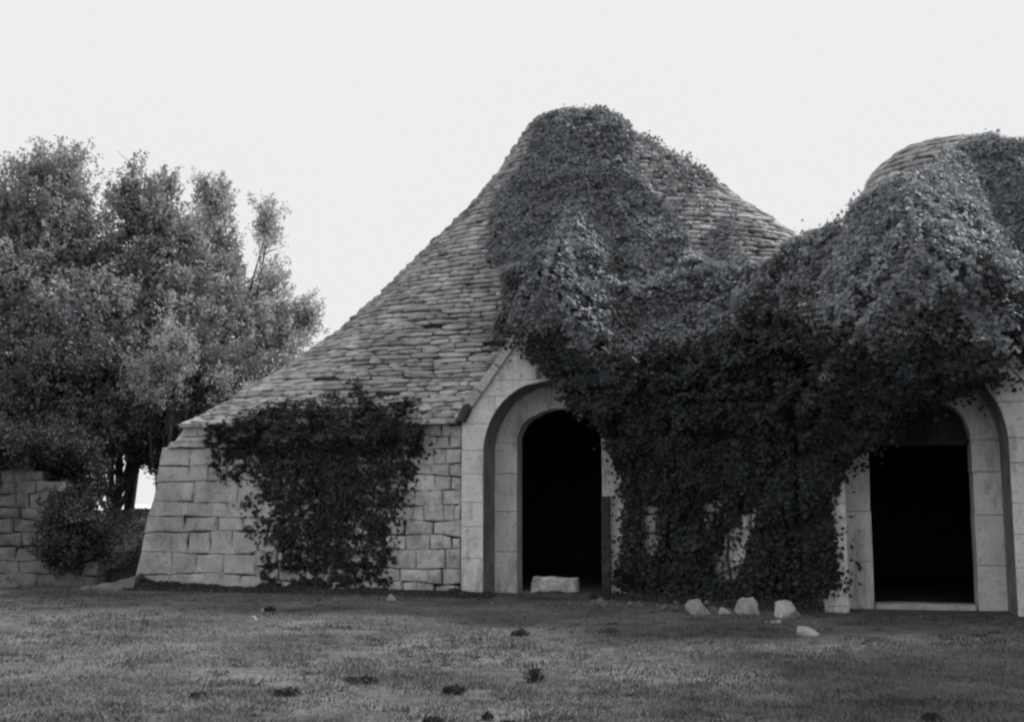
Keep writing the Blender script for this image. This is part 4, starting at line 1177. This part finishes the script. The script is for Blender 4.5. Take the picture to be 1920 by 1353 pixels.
tn = np.clip(.5 + .45 * fbm(x, y, 0 * x, 301, .7, 4) + .6 * fbm(x, y, 0 * x, 311, 3.0, 3) + RNG.normal(0, .22, n), 0, 1)
go = link('grass', np_mesh('grass', V.reshape(-1, 3), F.reshape(-1, 3), np.repeat(tn, 4)), None, M['grass'])
tag(go, 'short dry grass over the turf in front of the houses', 'grass', kind='stuff')

def weed(label, px, py, wpx, hpx, seed):
    g = ground_at(px, py); d = g.y; wd, ht = wpx * d / FPX / 2, hpx * d / FPX
    rn = np.random.default_rng(seed)
    root = empty('weed', (g.x, g.y, float(gz(g.x, g.y)))); tag(root, label, 'weed', 'dark weeds on the turf')
    n = 150
    a = rn.uniform(0, 2 * np.pi, n); r = np.sqrt(rn.random(n))
    hx = rn.random(n)
    P = np.stack([np.cos(a) * r * wd, np.sin(a) * r * wd * .7, ht * hx * (1 - .5 * r) * rn.uniform(.5, 1.1, n) + .01], -1)
    Nn = np.stack([np.cos(a), np.sin(a), np.full(n, .6)], -1)
    V, F, t = scatter(P, Nn, rn.uniform(.025, .05, n), 'leaf', .7)
    o = link('foliage', np_mesh('foliage', V, F, t), root, M['weed']); tag(o, kind='stuff')
    Vb, Fb = [], []
    for k in range(6):
        a_ = rn.uniform(0, 6.28); e = Vector((math.cos(a_) * wd * .7, math.sin(a_) * wd * .5, ht * rn.uniform(.7, 1.25)))
        V1, F1 = tube_geo([Vector((0, 0, 0)), e * .5 + Vector((0, 0, .02)), e], lambda f: .004 * (1 - .6 * f), 4)
        o_ = len(Vb); Vb += V1; Fb += [tuple(i + o_ for i in f) for f in F1]
    link('stem', mesh('stem', Vb, Fb), root, M['weed'])
weed('dark spiky weed standing on the turf straight below the left doorway', 1002, 1270, 40, 34, 1)
weed('low dark weed on the turf, lower left of the spiky one below the doorway', 852, 1290, 44, 18, 2)
weed('wide flat dark weed on the turf below the left ivy patch', 540, 1298, 52, 14, 3)
weed('thin dark weed on the turf between the flat weed and the low one', 680, 1273, 66, 12, 4)
weed('small round weed close to the bottom edge below the low dark weed', 914, 1338, 20, 14, 5)
weed('dark weed cut by the bottom edge, left of centre', 952, 1356, 34, 16, 6)
weed('ragged weed near the bottom edge, left of the small round one', 812, 1347, 40, 14, 7)
weed('dim weed beside the two pebbles below the left wall', 506, 1142, 22, 10, 8)
weed('dark weed in front of the doorstep of the left doorway', 975, 1186, 34, 14, 9)
weed('dark weed in the shade at the bottom edge toward the right', 1748, 1350, 40, 14, 10)
weed('little weed on the turf in the lower left, left of the flat weed', 372, 1306, 30, 10, 11)

# pebbles and crumbs of stone scattered on the turf, leaf litter at the wall feet
n = 1500
x, y = tri_field(n, 7, 19); k_ = (~inside_buildings(x, y)) & (fbm(x, y, 0 * x, 401, .8, 3) > .05); x, y = x[k_], y[k_]
xx = RNG.normal(3.3, 1.2, 260); yy = 17.4 - .3 * (xx - 2) + RNG.normal(0, .35, 260); k_ = ~inside_buildings(xx, yy)
x = np.concatenate([x, xx[k_]]); y = np.concatenate([y, yy[k_]]); n = len(x)
V0 = np.array([(1, 0, 0), (0, 1, 0), (-1, 0, 0), (0, -1, 0), (.1, .1, .8), (0, 0, -.5)]); F0 = np.array([(0, 1, 4), (1, 2, 4), (2, 3, 4), (3, 0, 4)])
sz = np.exp(RNG.normal(math.log(.008), .4, n)).clip(.004, .018)
P = np.stack([x, y, gz(x, y)], -1)
sz[-int(k_.sum()):] *= RNG.uniform(1, 5.5, int(k_.sum())) ** 1.0
V = P[:, None, :] + sz[:, None, None] * (V0[None] * RNG.uniform(.6, 1.4, (n, 6, 3)))
F = F0[None] + (np.arange(n) * 6)[:, None, None]
o = link('pebbles', np_mesh('pebbles', V.reshape(-1, 3), F.reshape(-1, 3), np.repeat(RNG.random(n), 6)), None, M['oldwall'])
tag(o, 'small pale crumbs of stone scattered over the worn turf', 'pebbles', kind='stuff')
# rank growth at the foot of the walls
n = 30000
u = RNG.uniform(-7.6, 4.3, n); q = np.abs(RNG.normal(0, .22, n))
vv = np.where(u < 1.5, -.04, -1.62 * (u - 1.5) / 2.75 - .05) - q
hgt = (.05 + .26 * np.clip(fbm(u, vv, 0 * u, 505, 1.6, 3) + .15 + .2 * (u > 1.2), 0, 1)) * np.exp(-(q / .28) ** 2)
ok = ~((np.abs(u) < .9) & (q < .9)) ; u, vv, hgt = u[ok], vv[ok], hgt[ok]
Pw = toworld(O1, np.stack([u, vv, hgt * RNG.random(len(u)) + .01], -1)); Pw[:, 2] += gz(Pw[:, 0], Pw[:, 1])
V, F, t = scatter(Pw, np.tile([-.1, -.6, .6], (len(u), 1)), RNG.uniform(.03, .07, len(u)), 'leaf', .8)
o = link('wall_foot_growth', np_mesh('wall_foot_growth', V, F, t), None, M['leafdark'])
tag(o, 'low dark weeds and creepers along the foot of the walls', 'undergrowth', kind='stuff')

# coarse darker tufts growing through the short turf
nt_ = 900
tx, ty = tri_field(nt_, 7, 20); k_ = (~inside_buildings(tx, ty)) & (fbm(tx, ty, 0 * tx, 611, .6, 3) > -.12); tx, ty = tx[k_], ty[k_]; nt_ = len(tx)
per_ = 34
ts = np.exp(RNG.normal(math.log(.06), .55, nt_)).clip(.02, .2)
k_ = np.repeat(np.arange(nt_), per_)
x = tx[k_] + RNG.normal(0, 1, nt_ * per_) * ts[k_] * 1.2; y = ty[k_] + RNG.normal(0, .8, nt_ * per_) * ts[k_]; n = len(x)
h = (ts[k_] * .55 + .015) * RNG.uniform(.4, 1.1, n); wd = RNG.uniform(.007, .014, n); an = RNG.uniform(0, 2 * np.pi, n); lean = RNG.uniform(.2, 1.2, n)
dx, dy = np.cos(an), np.sin(an); P = np.stack([x, y, gz(x, y)], -1); V = np.empty((n, 3, 3))
V[:, 0] = P + np.stack([-dy * wd / 2, dx * wd / 2, 0 * x], -1); V[:, 1] = P - np.stack([-dy * wd / 2, dx * wd / 2, 0 * x], -1)
V[:, 2] = P + np.stack([dx * lean * h, dy * lean * h, h], -1)
F = np.arange(n * 3).reshape(-1, 3)
o = link('coarse_grass', np_mesh('coarse_grass', V.reshape(-1, 3), F, np.repeat(np.clip(RNG.random(nt_)[k_] * .6 + RNG.random(n) * .4, 0, 1), 3)), None, M['coarse'])
tag(o, 'coarse darker grass tufts growing through the short turf', 'grass', kind='stuff')
